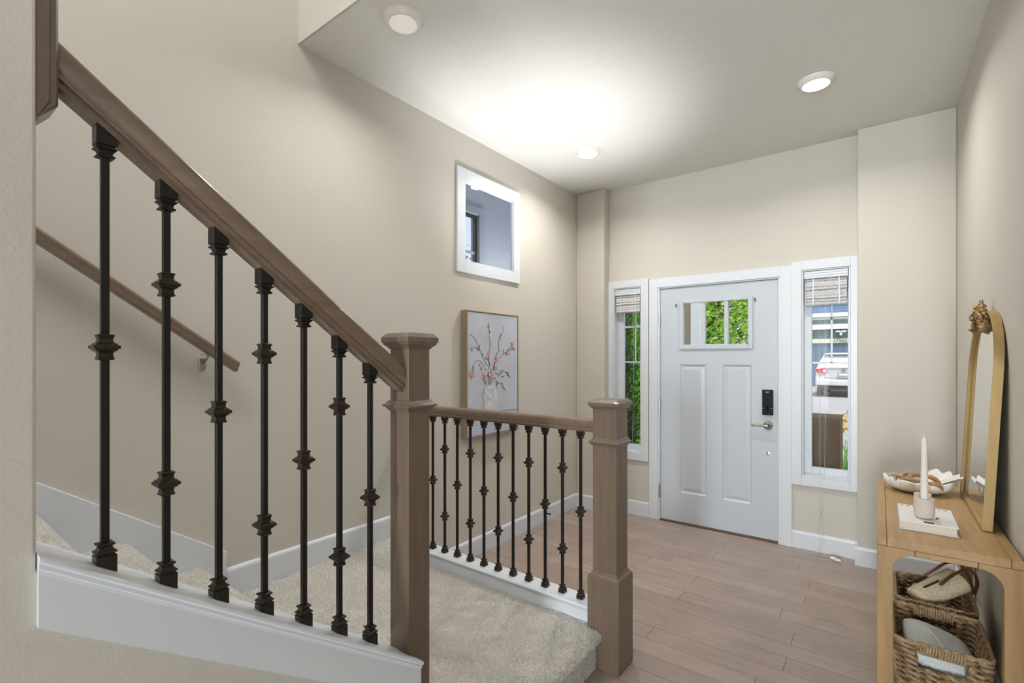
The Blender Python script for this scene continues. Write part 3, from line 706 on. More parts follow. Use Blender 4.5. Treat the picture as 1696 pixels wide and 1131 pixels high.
# wall mounted handrail on the left wall
wh = thing('wall_handrail', (XL, .95, 1.37), 'sloping brown handrail mounted on the left wall on a metal bracket', 'handrail')
p0 = (-2.268, .985, 1.378); s_ = .706
def rl(y): return 1.378+s_*(.985-y)
hp = [(-.018, -.022), (.018, -.022), (.020, -.012), (.018, -.004), (.021, .006), (.020, .016), (.012, .023), (-.012, .023), (-.020, .016), (-.021, .006), (-.018, -.004), (-.020, -.012)]
o = obj('rail', MB().sweep(hp, [((-2.272, y, rl(y)), (1, 0, 0), (0, .3, .95)) for y in (-1.5, .98)]), M['taupe_rail'], wh, bevel=.001, seg=1); fixnormals(o); auto_smooth(o, 50)
for y in (.862, -.4):
    z = rl(y)
    b = obj('bracket', MB().tube(smooth_pts([(-2.272, y, z-.024), (-2.272, y, z-.040), (-2.29, y, z-.052), (-2.326, y, z-.062)]), .005, 10), M['nickel'], wh, smooth=True)
    obj('mount_plate', MB().box(-2.3295, -2.325, y-.012, y+.012, z-.095, z-.045), M['nickel'], b, bevel=.002)
    obj('saddle', MB().box(-2.285, -2.259, y-.025, y+.025, z-.030, z-.0265), M['nickel'], b, bevel=.001)

# ------------------------------------------------------------------ picture on the left wall
pt = thing('framed_painting', (XL, 2.785, .863), 'framed painting of pink blossom branches in a glass vase on the left wall', 'picture')
pX = -2.277
y0, y1_, z0, z1_ = 2.485, 3.086, .863, 1.759
fr = MB()
for a in ((y0, y0+.008, z0, z1_), (y1_-.008, y1_, z0, z1_), (y0+.008, y1_-.008, z0, z0+.008), (y0+.008, y1_-.008, z1_-.008, z1_)): fr.box(XL+.003, pX+.004, *a)
obj('frame', fr, M['frame_side'], pt, bevel=.001, seg=1)
cv = obj('canvas', MB().box(XL+.004, pX, y0+.0105, y1_-.0105, z0+.0105, z1_-.0105), M['canvas'], pt)
def PP(a, b, d): return (pX+d, y0+a, z0+b)
def blob(mb, a, b, ra, rb, d, n=10, jag=.25, rot=0):
    pts_ = []
    for i in range(n):
        t = 2*PI*i/n; q = 1+random.uniform(-jag, jag)
        u, v = ra*q*math.cos(t), rb*q*math.sin(t); pts_.append(PP(a+u*math.cos(rot)-v*math.sin(rot), b+u*math.sin(rot)+v*math.cos(rot), d))
    c = PP(a, b, d+.0006); n0 = len(mb.v); mb.v += [c]+pts_
    mb.f += [(n0, n0+1+i, n0+1+(i+1) % n) for i in range(n)]
# table tone, vase
mb = MB(); mb.add([PP(.012, .012, .0004), PP(.588, .012, .0004), PP(.588, .158, .0004), PP(.409, .164, .0004), PP(.012, .150, .0004)], [(0, 1, 2, 3, 4)])
obj('painted_table', mb, mat('paint_table', (.47, .51, .61), .8, noise=(12, .10)), cv)
mb = MB(); mb.add([PP(.36, .162, .0006), PP(.588, .155, .0006), PP(.588, .166, .0006), PP(.40, .168, .0006)], [(0, 1, 2, 3)])
vp = [(.269-.104*math.cos(t)*(1 if math.sin(t) > -.2 else .9), .262+.108*math.sin(t)) for t in np.linspace(-PI/2, 3*PI/2, 40, endpoint=False)]
mb2 = MB(); mb2.add([PP(a, b, .0008) for a, b in vp], [tuple(range(40))])
obj('painted_vase', mb2, M['vase'], cv)
for k2 in range(9): blob(mb, .18+.008*math.sin(k2), .20+.017*k2, .005, .012, .0013, 8)
blob(mb, .252, .383, .024, .020, .0014, 10, .1); blob(mb, .25, .402, .020, .008, .0015, 10, .1)
for k2 in range(6): blob(mb, .355+.006*math.sin(k2*.5), .22+.017*k2, .0025, .010, .0013, 8)
obj('painted_vase_shadow', mb, M['vasedark'], cv)
mb = MB()
for a, b, r1, r2, ro in ((.25, .29, .045, .012, -.5), (.30, .26, .05, .010, .4), (.24, .22, .03, .02, .3), (.31, .31, .02, .03, .2), (.27, .345, .05, .006, 0)): blob(mb, a, b, r1, r2, .0016, 12, .3, ro)
obj('painted_highlights', mb, mat('paint_highlight', (.66, .67, .69), .8), cv)
S_ = [[(.038,.725),(.078,.709),(.11,.668),(.133,.632),(.166,.577),(.199,.534),(.243,.484)],[(.052,.633),(.083,.638),(.129,.632)],[(.052,.481),(.065,.505),(.078,.523),(.106,.544),(.133,.548),(.157,.531),(.19,.5)],[(.238,.821),(.243,.759),(.252,.715),(.255,.659),(.249,.621),(.233,.571),(.238,.54),(.252,.503)],[(.42,.803),(.394,.753),(.362,.713),(.352,.668),(.347,.623),(.327,.585),(.317,.54),(.292,.471)],[(.555,.633),(.516,.629),(.451,.612),(.409,.595),(.378,.559)],[(.19,.565),(.233,.546),(.252,.515),(.238,.484)],[(.378,.472),(.42,.462),(.462,.441),(.495,.414)],[(.312,.454),(.347,.438)],[(.347,.374),(.388,.375),(.409,.346),(.441,.311)],[(.157,.501),(.152,.467)]]
mb = MB()
for s in S_: mb.tube(smooth_pts([PP(a, b, .001) for a, b in s], 4), .0016, 5)
obj('painted_stems', mb, M['stem'], cv)
mb = MB()
for a, b, ro in ((.12, .622, -.5), (.135, .64, 1.3), (.385, .735, 1.0), (.372, .72, 1.2), (.415, .615, 1.2), (.345, .44, -.6), (.155, .48, 1.2), (.235, .55, -1), (.245, .52, 1.3), (.21, .56, -.6), (.07, .49, 1.4), (.30, .50, 1.2), (.46, .45, -.5), (.47, .43, -.3), (.55, .63, .2), (.47, .625, 1.2), (.32, .575, 1.1), (.39, .37, -.3), (.40, .42, .3), (.17, .585, 1.2), (.25, .75, 1.4)):
    blob(mb, a, b, .017, .0045, .0018, 10, .1, ro)
obj('painted_leaves', mb, M['leafpaint'], cv)
BL = [(.238,.793,.017,0),(.252,.728,.017,1),(.255,.69,.018,0),(.255,.659,.01,0),(.233,.587,.023,0),(.373,.758,.013,1),(.366,.681,.012,1),(.35,.623,.017,2),(.322,.543,.027,0),(.522,.656,.029,0),(.451,.595,.015,0),(.492,.602,.013,1),(.378,.575,.015,1),(.056,.627,.015,0),(.056,.454,.032,0),(.133,.516,.012,0),(.209,.491,.017,1),(.272,.477,.015,2),(.18,.442,.025,0),(.19,.405,.027,0),(.243,.434,.023,2),(.287,.427,.023,0),(.297,.515,.017,0),(.378,.456,.015,2),(.484,.418,.01,2),(.342,.377,.022,2),(.409,.346,.015,0),(.342,.352,.013,1),(.317,.489,.017,0),(.209,.379,.015,0)]
cols = {0: MB(), 1: MB(), 2: MB()}
for a, b, r, c in BL:
    for q in range(12):
        an = random.uniform(0, 2*PI); rr = r*random.uniform(.1, .85)
        cc = c if q % 2 == 0 else random.choice((0, 0, 1, 2) if c != 1 else (1, 1, 1, 0))
        blob(cols[cc], a+rr*math.cos(an), b+rr*math.sin(an), r*random.uniform(.30, .52), r*random.uniform(.22, .36), .0022+.0004*q, 8, .35, an)
for c, nm in ((0, 'pink'), (1, 'palepink'), (2, 'deeppink')): obj('painted_blossoms', cols[c], M[nm], cv)

# ------------------------------------------------------------------ console table
tb = thing('console_table', (.18, 2.83, 0), 'light oak console table with rounded corner brackets against the right wall', 'table')
tx0, tx1, ty0, ty1, tz = -.008, .376, 2.265, 3.405, .756
o = obj('tabletop', MB().box(tx0+.030, tx1-.030, ty0+.0005, ty1-.0005, tz-.03, tz), M['oak'], tb, bevel=.0015)
obj('edge_strip', MB().box(tx0, tx0+.029, ty0+.0005, ty1-.0005, tz-.03, tz), M['oak'], tb, bevel=.0025)
obj('edge_strip', MB().box(tx1-.029, tx1, ty0+.0005, ty1-.0005, tz-.03, tz), M['oak'], tb, bevel=.0025)
zt_ = tz-.0305; za = .707; lw = .047; R_ = .062
def leg_poly(x, sgn):
    """outline in XZ: leg going down from the top corner, with quarter arc bracket"""
    xi = x+sgn*lw; arc = [(xi+sgn*(R_-R_*math.cos(t)), za-R_+R_*math.sin(t)) for t in np.linspace(0, PI/2, 12)]
    return [(x, .001), (x, zt_), (xi+sgn*R_, zt_)]+arc[::-1]+[(xi, .001)]
dpt = .047
for yy in (ty0, ty1-dpt):
    for x, sgn in ((tx0, 1), (tx1, -1)):
        lg = obj('leg', MB().prism(leg_poly(x, sgn), 'y', yy, yy+dpt), M['oak_v'], tb, bevel=.0015)
        # bracket towards the long side
        sy = 1 if yy == ty0 else -1; yi = yy+dpt if sy > 0 else yy
        arc = [(yi+sy*(R_-R_*math.cos(t)), za-R_+R_*math.sin(t)) for t in np.linspace(0, PI/2, 12)]
        poly = [(yi, za-R_-.002), (yi, zt_), (yi+sy*R_, zt_)]+arc[::-1][:-1]
        obj('bracket', MB().prism(poly, 'x', x, x+sgn*lw), M['oak_v'], lg, bevel=.001, seg=1)
    obj('apron', MB().box(tx0+lw+R_+.0015, tx1-lw-R_-.0015, yy+.0, yy+dpt, za, zt_), M['oak'], tb, bevel=.0015)
for x in (tx0, tx1-.03): obj('apron', MB().box(x, x+.03, ty0+dpt+R_+.0015, ty1-dpt-R_-.0015, za, zt_), M['oak'], tb, bevel=.0015)

# book
bx0, bx1, by0, by1 = .062, .234, 2.42, 2.692
bk = thing('book', (.148, 2.55, tz), 'white hardcover book lying on the near end of the console table', 'book')
bz = tz+.0005
obj('cover', MB().box(bx0, bx1, by0, by1, bz, bz+.003).box(bx0, bx1, by0, by1, bz+.032, bz+.035).box(bx0, bx0+.003, by0, by1, bz+.003, bz+.032), M['book'], bk, bevel=.0008, seg=1)
obj('pages', MB().box(bx0+.0035, bx1-.006, by0+.005, by1-.005, bz+.0035, bz+.0315), M['pages'], bk)
mk = MB(); zt2 = bz+.0353
for x in (.076, .096, .116): mk.box(x-.005, x+.005, by1-.028, by1-.024, zt2-.0002, zt2+.0002).box(x-.003, x-.001, by1-.028, by1-.016, zt2-.0002, zt2+.0002).box(x+.001, x+.005, by1-.022, by1-.018, zt2-.0002, zt2+.0002)
obj('title_marks', mk, M['ink'], bk); mk = MB()
for x in (.176, .196, .214): mk.box(x-.005, x-.002, by1-.028, by1-.016, zt2-.0002, zt2+.0002).box(x+.002, x+.005, by1-.028, by1-.016, zt2-.0002, zt2+.0002).box(x-.005, x+.005, by1-.023, by1-.020, zt2-.0002, zt2+.0002)
obj('title_marks', mk, M['ink'], bk)
obj('cover_picture', MB().box(.135, .165, by0+.008, by0+.030, zt2-.0002, zt2+.0002), M['ink'], bk)
ms = MB().add([(.172, by0+.09, zt2), (.180, by0+.12, zt2), (.188, by0+.115, zt2), (.178, by0+.085, zt2)], [(0, 3, 2, 1)])
obj('cover_motif', ms, M['ink'], bk)

# candle holder and taper
hz = bz+.0355
hx, hy = .140, 2.505
ch = thing('candle_holder', (hx, hy, hz), 'beige stone candle holder standing on the white book', 'candle holder')
o = obj('cup', MB().lathe((hx, hy, hz), [(.0005, .020), (.003, .027), (.010, .0315), (.02, .033), (.074, .033), (.077, .0315), (.077, .013), (.066, .0125)], 40), M['ceramic'], ch, smooth=True); auto_smooth(o, 40)
# taller crescent back
cr_ = []
for t in np.linspace(math.radians(20), math.radians(200), 26): cr_.append((hx+.032*math.cos(t+.35), hy+.004+.032*math.sin(t+.35)))
inn = []
for t in np.linspace(math.radians(200), math.radians(20), 26): inn.append((hx+.019*math.cos(t+.35), hy+.004+.019*math.sin(t+.35)))
o = obj('back_rest', MB().prism(cr_+inn, 'z', hz+.030, hz+.092), M['ceramic'], ch, bevel=.002)
cz = hz+.067
cd = obj('taper_candle', MB().lathe((hx, hy, cz), [(0, .0118), (.01, .0122), (.10, .0112), (.20, .0092), (.235, .0082), (.244, .006), (.248, .003)], 24), M['wax'], smooth=True, label='tall white taper candle standing in the beige holder', cat='candle')
obj('wick', MB().tube(smooth_pts([(hx, hy, cz+.246), (hx+.001, hy, cz+.252), (hx-.001, hy+.001, cz+.258), (hx+.002, hy, cz+.263)], 3), .0014, 6), M['wax'], cd)

# shell bowl: fluted clam with flared fin behind
sb = thing('shell_bowl', (.150, 3.16, tz), 'white fluted clam shell bowl at the far end of the console table', 'bowl')
def shell(mb, c, R, H, th=.006, fl=13, rx_=1.0, ry_=.86):
    nn = 156; rings = []
    def ring(f, off, up):
        r_ = []
        for i in range(nn):
            a = 2*PI*i/nn
            fluting = math.cos(fl*a)
            sc_ = abs(math.cos(fl*a/2))**.7
            rr = (R*(.30+.70*math.sin(f*PI/2)**.9)-off)*(1+.085*(sc_-.5)*f)
            zz = H*(1-math.cos(f*PI/2)**.75)*(1+.10*(sc_-.5)*f*f+.10*math.sin(2*a+1)*f)+up
            r_.append((c[0]+rr*rx_*math.cos(a), c[1]+rr*ry_*math.sin(a), c[2]+max(zz, .0)))
        return r_
    for f in (0, .15, .3, .45, .6, .75, .88, 1): rings.append(ring(f, 0, 0))
    for f in (1, .88, .75, .6, .45, .3, .15, 0): rings.append(ring(f, th, th*.9))
    return mb.loft(rings)
o = obj('bowl', shell(MB(), (.150, 3.16, tz+.001), .133, .060), M['shell'], sb, smooth=True); fixnormals(o)
# flared second valve behind, towards the mirror
fn_ = MB(); nA = 40; nR = 10
def fin(c, R0, R1, a0, a1, tilt, th):
    outer, inner = [], []
    for i in range(nA):
        a = a0+(a1-a0)*i/(nA-1); w = .10*math.cos(i/(nA-1)*PI*9)
        row = []; row2 = []
        for j in range(nR):
            f = j/(nR-1); r = R0+(R1-R0)*f*(1+w*.5)
            z = tilt*f**.8*(1+w*.4)+.005*math.cos(i/(nA-1)*PI*9)*f
            p = (c[0]+r*math.cos(a), c[1]+r*math.sin(a), c[2]+z); row.append(p); row2.append((p[0], p[1], p[2]-th))
        outer.append(row); inner.append(row2)
    return outer, inner
ou, inn_ = fin((.165, 3.16, tz+.030), .05, .150, math.radians(-25), math.radians(75), .062, .005)
for i in range(nA-1):
    for j in range(nR-1):
        fn_.add([ou[i][j], ou[i+1][j], ou[i+1][j+1], ou[i][j+1]], [(0, 3, 2, 1)]); fn_.add([inn_[i][j], inn_[i+1][j], inn_[i+1][j+1], inn_[i][j+1]], [(0, 1, 2, 3)])
    fn_.add([ou[i][-1], ou[i+1][-1], inn_[i+1][-1], inn_[i][-1]], [(0, 1, 2, 3)])
obj('upper_valve', fn_, M['shell'], sb, smooth=True)
# wooden chain in the bowl
wc = thing('wooden_chain', (.150, 3.15, tz+.03), 'carved brown wooden chain links lying in the white shell bowl', 'decoration')
def link(c, rx_, ry_, r, rot):
    from mathutils import Euler
    E_ = Euler(rot).to_matrix(); pts_ = []
    for i in range(28):
        a = 2*PI*i/28; pts_.append(Vector(c)+E_ @ Vector((rx_*math.cos(a), ry_*math.sin(a), .004*math.sin(2*a))))
    return MB().tube(pts_, r, 10, closed=True)
for c, a, b, r, ro in (((.080, 3.12, tz+.058), .040, .022, .009, (.5, .35, .2)), ((.125, 3.115, tz+.056), .046, .024, .009, (-.4, -.15, -.15)), ((.150, 3.15, tz+.062), .040, .022, .0095, (1.1, .2, .7)),
                      ((.200, 3.125, tz+.060), .034, .024, .011, (1.2, .5, .4)), ((.215, 3.085, tz+.052), .030, .020, .010, (.3, .5, 1.2)), ((.110, 3.17, tz+.056), .042, .022, .009, (.2, -.3, 1.3))):
    obj('link', link(c, a, b, r, ro), M['woodlink'], wc, smooth=True)
obj('clasp', MB().tube(smooth_pts([(.052, 3.10, tz+.078), (.060, 3.08, tz+.072), (.066, 3.07, tz+.060)]), .006, 10), M['nickel'], wc, smooth=True)

# ------------------------------------------------------------------ arched gold mirror leaning on the wall
mi = thing('arched_mirror', (.325, 2.90, tz), 'gold framed arched mirror with ornate crest leaning on the right wall', 'mirror')
my0, my1 = 2.577, 3.222; mc = (my0+my1)/2; mh = .865; ms_ = .60; tilt = math.atan2(.043, mh)
def arch(off):
    """outline (y,z) ccw, inset by off"""
    hw = (my1-my0)/2-off; hh = mh-ms_-off
    out = [(mc-hw, off), (mc+hw, off)]
    for t in np.linspace(0, PI, 41):
        c_, s2_ = math.cos(t), math.sin(t)
        out.append((mc+hw*math.copysign(abs(c_)**.9, c_), ms_+hh*s2_**.9))
    return out
def mp_(x, y, z):
    # lean about the bottom front edge
    return (.313+x*math.cos(tilt)+z*math.sin(tilt), y, tz+.001+z*math.cos(tilt)-x*math.sin(tilt)+.002)
def arch_ring(prof):
    """prof: [(x, inset)] closed cross-section swept round the arch"""
    n = len(arch(0)); mb = MB(); rings = []
    A = {off: arch(off) for off in {p[1] for p in prof}}
    for i in range(n): rings.append([mp_(x, *A[off][i]) for x, off in prof])
    rings.append(rings[0]); mb.loft(rings, cap=False); return mb
o = obj('frame', arch_ring([(0, .0), (0, .004), (.003, .010), (.010, .010), (.014, .016), (.027, .016), (.030, .0), ]), M['gold'], mi); fixnormals(o); auto_smooth(o, 35)
ap = arch(.0095); g = MB(); g.add([mp_(.0145, *p) for p in ap]+[mp_(.022, *p) for p in ap], [tuple(range(len(ap)))[::-1], tuple(range(len(ap), 2*len(ap)))])
o = obj('mirror_glass', g, M['mirror'], mi); fixnormals(o)
# ornate crest
cm = MB()
random.seed(5)
for i in range(95):
    a = random.uniform(-1, 1); up = 1-abs(a)**.8
    y = mc+a*.140; z = mh-.012-.065*a*a+random.uniform(-.022, .014+.034*up*up)
    cm.sphere(mp_(random.uniform(-.026, .004), y, z), random.uniform(.006, .011), 8, (1, 1.2, 1))
for s in (-1, 1):
    for k2 in range(3):
        pts_ = []
        for t in np.linspace(0, 2.2*PI, 22):
            r_ = .020*(1-t/(2.6*PI)); pts_.append(mp_(-.008-.002*k2, mc+s*(.018+.024*k2+r_*math.cos(t)), mh+.012-.022*k2+r_*math.sin(t)))
        cm.tube(pts_, [.005*(1-i/40) for i in range(22)], 6)
cm.sphere(mp_(-.008, mc, mh+.030), .011, 10, (1, 1.3, .7)); cm.sphere(mp_(-.010, mc, mh+.006), .016, 10, (.7, 1, 1.2))
for t in range(7):
    a = PI*t/6; cm.sphere(mp_(-.008, mc+.018*math.cos(a), mh+.034+.012*math.sin(a)), .006, 8)
for t in range(6):
    cm.sphere(mp_(-.010, mc-.018+.007*t, mh-.028+abs(t-2.5)*.004), .0075, 8, (1, 1, 1.3))
obj('crest', cm, M['oldgold'], mi, smooth=True)

# ------------------------------------------------------------------ baskets
def basket(cx, y0, y1, x0, x1, H, label):
    t = thing('woven_basket', ((x0+x1)/2, (y0+y1)/2, 0), label, 'basket', group='woven baskets under the console table')
    rr = .03; hw = (x1-x0)/2; hl = (y1-y0)/2; C0 = ((x0+x1)/2, (y0+y1)/2)
    def path(grow):
        pts_ = []
        for cxx, cyy, a0 in ((1, 1, 0), (-1, 1, 90), (-1, -1, 180), (1, -1, 270)):
            for q in range(4):
                a = math.radians(a0+30*q); pts_.append((C0[0]+cxx*(hw+grow-rr)+rr*math.cos(a), C0[1]+cyy*(hl+grow-rr)+rr*math.sin(a)))
        # densify
        out = []
        for i in range(len(pts_)):
            a, b = pts_[i], pts_[(i+1) % len(pts_)]; d = math.dist(a, b); k2 = max(1, int(d/.011))
            for j in range(k2): out.append((a[0]+(b[0]-a[0])*j/k2, a[1]+(b[1]-a[1])*j/k2))
        return out
    rows = 17; rh = H/rows; hz0, hz1 = H-.082, H-.028
    def hole(x, y): return abs(x-C0[0]) < .062 and abs(abs(y-C0[1])-hl) < .02
    weave = {0: MB(), 1: MB()}
    for r in range(rows):
        z = .008+rh*r; grow = -.018*(1-r/rows)
        P = path(grow); N_ = len(P)
        inh = hz0 < z < hz1
        for strand in (0, 1):
            seg = []; segs = []
            for i, (x, y) in enumerate(P+[P[0]]):
                dx, dy = x-C0[0], y-C0[1]; s = math.sin(i*1.25+r*PI+strand*PI)
                nx_, ny_ = (dx/hw, 0) if abs(dx/hw) > abs(dy/hl) else (0, dy/hl)
                nn_ = math.hypot(nx_, ny_) or 1
                p = (x+nx_/nn_*.0035*s, y+ny_/nn_*.0035*s, z+.0045*math.cos(i*1.25+r*PI+strand*PI)+random.uniform(-.0015, .0015))
                if inh and hole(x, y):
                    if len(seg) > 2: segs.append(seg)
                    seg = []
                else: seg.append(p)
            if len(seg) > 2: segs.append(seg)
            for sgm in segs: weave[(r+strand) % 2].tube(sgm, .0072, 5)
    obj('weave', weave[0], M['seagrass'], t, smooth=True); obj('weave', weave[1], M['seagrass2'], t, smooth=True)
    # rim braid and wrapped handles
    rim = MB(); P = path(.002); 
    for s0 in (0, PI):
        rim.tube([(x, y, H+.004+.005*math.sin(i*1.1+s0)) for i, (x, y) in enumerate(P)], .0065, 6, closed=True)
    obj('rim', rim, M['seagrass2'], t, smooth=True)
    for sy in (-1, 1):
        hn_ = MB(); yy = C0[1]+sy*(hl+.001)
        for k2 in range(15):
            x = C0[0]-.060+.0086*k2
            pts_ = [(x+.003*math.sin(a), yy+.012*math.cos(a), H-.010+.019*math.sin(a)) for a in np.linspace(0, 2*PI, 12, endpoint=False)]
            hn_.tube(pts_, .0048, 5, closed=True)
        obj('handle', hn_, M['seagrass2'], t, smooth=True)
    # liner that the strands are woven round
    ln = MB(); th = .004
    def ring_(g, z): return [(x, y, z) for x, y in path(g)]
    obj('base', MB().prism([(x, y) for x, y in path(-.026)], 'z', .004, .012), M['basketdark'], t)
    return t
basket(0, 2.372, 2.722, .045, .320, .345, 'woven basket holding a pale cushion, nearest under the console table')
basket(0, 2.775, 3.105, .062, .325, .345, 'woven basket holding a straw bag, farther under the console table')

# cushion in near basket
def pillow(c, sx, sy, sz, rot, n=28, pinch=.35):
    from mathutils import Euler
    E_ = Euler(rot).to_matrix(); mb = MB(); top = []; bot = []
    for i in range(n+1):
        for j in range(n+1):
            u, v = -1+2*i/n, -1+2*j/n
            h_ = ((1-abs(u)**3)*(1-abs(v)**3))**.5
            sh = 1-.06*(u*u*v*v)
            p = Vector((u*sx*sh, v*sy*sh, h_*sz)); q = Vector((u*sx*sh, v*sy*sh, -h_*sz))
            top.append(Vector(c)+E_ @ p); bot.append(Vector(c)+E_ @ q)
    F = []
    for i in range(n):
        for j in range(n):
            a = i*(n+1)+j; F.append((a, a+n+1, a+n+2, a+1))
    mb.add(top, F); mb.add(bot, [f[::-1] for f in F]); return mb
cu = obj('cushion', pillow((.185, 2.545, .262), .112, .135, .060, (.10, .30, .1)), M['fluffy'], smooth=True, label='pale fluffy cushion folded in the nearest basket', cat='cushion')
obj('seam', MB().tube(smooth_pts([(.105, 2.63, .318), (.145, 2.57, .334), (.18, 2.50, .330), (.21, 2.44, .300)]), .003, 6), M['fluffy'], cu, smooth=True)
obj('throw_blanket', pillow((.185, 2.545, .12), .115, .145, .07, (0, 0, 0)), M['fluffy'], smooth=True, label='pale folded throw beneath the cushion in the nearest basket', cat='blanket')

# straw bag in far basket
bg_ = thing('straw_handbag', (.21, 2.93, .25), 'straw handbag with brown leather straps lying in the farther basket', 'bag')
A0 = Vector((.130, 2.86, .330)); A1 = Vector((.282, 2.965, .420)); ax = (A1-A0).normalized(); sd = ax.cross(Vector((0, 0, 1))).normalized(); upv = sd.cross(ax).normalized()
bm_ = MB(); rings = []
for i in range(30):
    f = i/29; r_ = .052+.010*f; c = A0.lerp(A1, f)
    if i % 2: r_ -= .0022
    if i == 0: r_ *= .80
    rings.append([tuple(c+sd*math.cos(2*PI*k2/36)*r_*1.05*(1+.02*(k2 % 2))+upv*math.sin(2*PI*k2/36)*r_*.80*(1+.02*(k2 % 2))) for k2 in range(36)])
for dd, rr2 in ((.0, .93), (.03, .88), (.07, .85)):
    c = A1-ax*dd; r_ = .062*rr2
    rings.append([tuple(c+sd*math.cos(2*PI*k2/36)*r_*1.05+upv*math.sin(2*PI*k2/36)*r_*.80) for k2 in range(36)])
bm_.loft(rings); body = obj('body', bm_, M['straw'], bg_, smooth=True)
for f in (.30, .52, .72):
    c = A0.lerp(A1, f)
def around(f, k0, k1, rr, n=14): 
    c = A0.lerp(A1, f); return [c+sd*math.cos(a)*rr*1.05+upv*math.sin(a)*rr*.80 for a in np.linspace(k0, k1, n)]
stp = MB()
for i in range(16): # whip stitching
    f = .30+.018*i; c = A0.lerp(A1, f); stp.tube([c-sd*.058+upv*.026, c-sd*.052+upv*.040, c-sd*.040+upv*.047], .0022, 5)
obj('whip_stitching', stp, M['stitch'], body); stp = MB()
for i in range(18):
    f = .20+.020*i; c = A0.lerp(A1, f); stp.tube([c+sd*.025+upv*.054, c+sd*.034+upv*.052], .0022, 5)

obj('seam_stitching', stp, M['stitch'], body)
for s in (-1, 1):
    c1 = A0.lerp(A1, .78)
    st_ = MB(); pth = smooth_pts([c1+sd*.045*s+upv*.045-ax*.06, c1+sd*.040*s+upv*.056, A1+sd*.04*s+upv*.060+ax*.01, A1+sd*.03*s+upv*.035+ax*.055, A1+sd*.02*s-upv*.03+ax*.060, A1+sd*.0*s-upv*.09+ax*.035], 5)
    for i in range(len(pth)-1):
        pass
    rings = []
    for i, p in enumerate(pth):
        t_ = (pth[min(i+1, len(pth)-1)]-pth[max(i-1, 0)]).normalized(); nn_ = t_.cross(sd).normalized()
        rings.append([tuple(p+sd*.008+nn_*.0015), tuple(p-sd*.008+nn_*.0015), tuple(p-sd*.008-nn_*.0015), tuple(p+sd*.008-nn_*.0015)])
    st_.loft(rings); fixnormals(obj('leather_strap', st_, M['leather'], bg_))

# ------------------------------------------------------------------ outdoors
obj('ground', MB().box(-30, 30, 5.9, 60, -.12, -.02), M['concrete'], kind='structure', origin=(0, 0, 0))
obj('floor_porch', MB().box(-3.2, 2.0, 4.35, 5.9, -.16, -.03), M['concrete'], kind='structure', origin=(0, 0, 0))
obj('lawn', MB().box(-14, -2.3, 5.95, 20, -.05, -.0195), M['lawn'], kind='stuff', label='green lawn left of the concrete driveway', cat='lawn')

# porch pier: beige wall with white trim board
pc = thing('porch_column', (-1.70, 5.34, 0), 'beige porch column with a white trim face, seen through the left door lite', 'column')
obj('shaft', MB().box(-1.90, -1.6055, 5.28, 5.40, -.03, 3.2), M['porchbeige'], pc)
obj('corner_board', MB().box(-1.605, -1.505, 5.27, 5.35, -.03, 3.2), M['porchwhite'], pc)

# parcel
pb = thing('cardboard_box', (-.50, 4.75, -.03), 'tall dark cardboard parcel on the porch behind the right sidelight', 'box')
obj('carton', MB().box(-.78, -.245, 4.54, 4.9, -.03, .955), M['cardboard'], pb, bevel=.004)
mk = MB()
for z in (.56, .62, .68): mk.box(-.345, -.300, 4.5385, 4.5398, z, z+.008)
mk.box(-.345, -.339, 4.5385, 4.5398, .56, .69).box(-.43, -.425, 4.5385, 4.5398, .60, .86)
obj('printed_mark', mk, M['cardmark'], pb)

# yellow lily clump right of the parcel
lp = thing('flowering_plant', (.0, 6.6, 0), 'leafy plant with yellow flowers beside the driveway', 'plant')
def blades(cx, cy, n, h, rad, w, arr):
    for i in range(n):
        a = random.uniform(0, 2*PI); L2 = h*random.uniform(.6, 1); r0 = rad*random.uniform(0, .4); b = np.array([cx+r0*math.cos(a), cy+r0*math.sin(a), 0.])
        side = np.array([-math.sin(a), math.cos(a), 0])*w; prev = b
        for k2 in range(1, 5):
            f = k2/4; q = b+np.array([math.cos(a)*rad*f*f, math.sin(a)*rad*f*f, L2*(f-.25*f*f)])
            arr.append([prev-side*(1.1-f+.25), prev+side*(1.1-f+.25), q+side*(1.1-f), q-side*(1.1-f)]); prev = q
arr = []
for c in ((-.32, 6.5), (.0, 6.7), (.3, 6.6), (-.15, 7.0)): blades(c[0], c[1], 70, .80, .30, .012, arr)
quads('leaves', np.array(arr), M['grassleaf'], lp)
fl = []
for i in range(180):
    c = np.array([random.uniform(-.40, .45), random.uniform(6.3, 7.1), random.uniform(.62, .80)]); u = rng.normal(0, .013, 3); v = rng.normal(0, .013, 3); fl.append([c-u-v, c+u-v, c+u+v, c-u+v])
quads('flowers', np.array(fl), M['yellow'], lp)
obj('gravel_bed', MB().box(-.62, .9, 6.2, 7.4, -.021, .0), mat('gravel', (.40, .37, .32), 1, noise=(60, .4)), kind='stuff', label='strip of gravel around the flowering plant', cat='gravel')

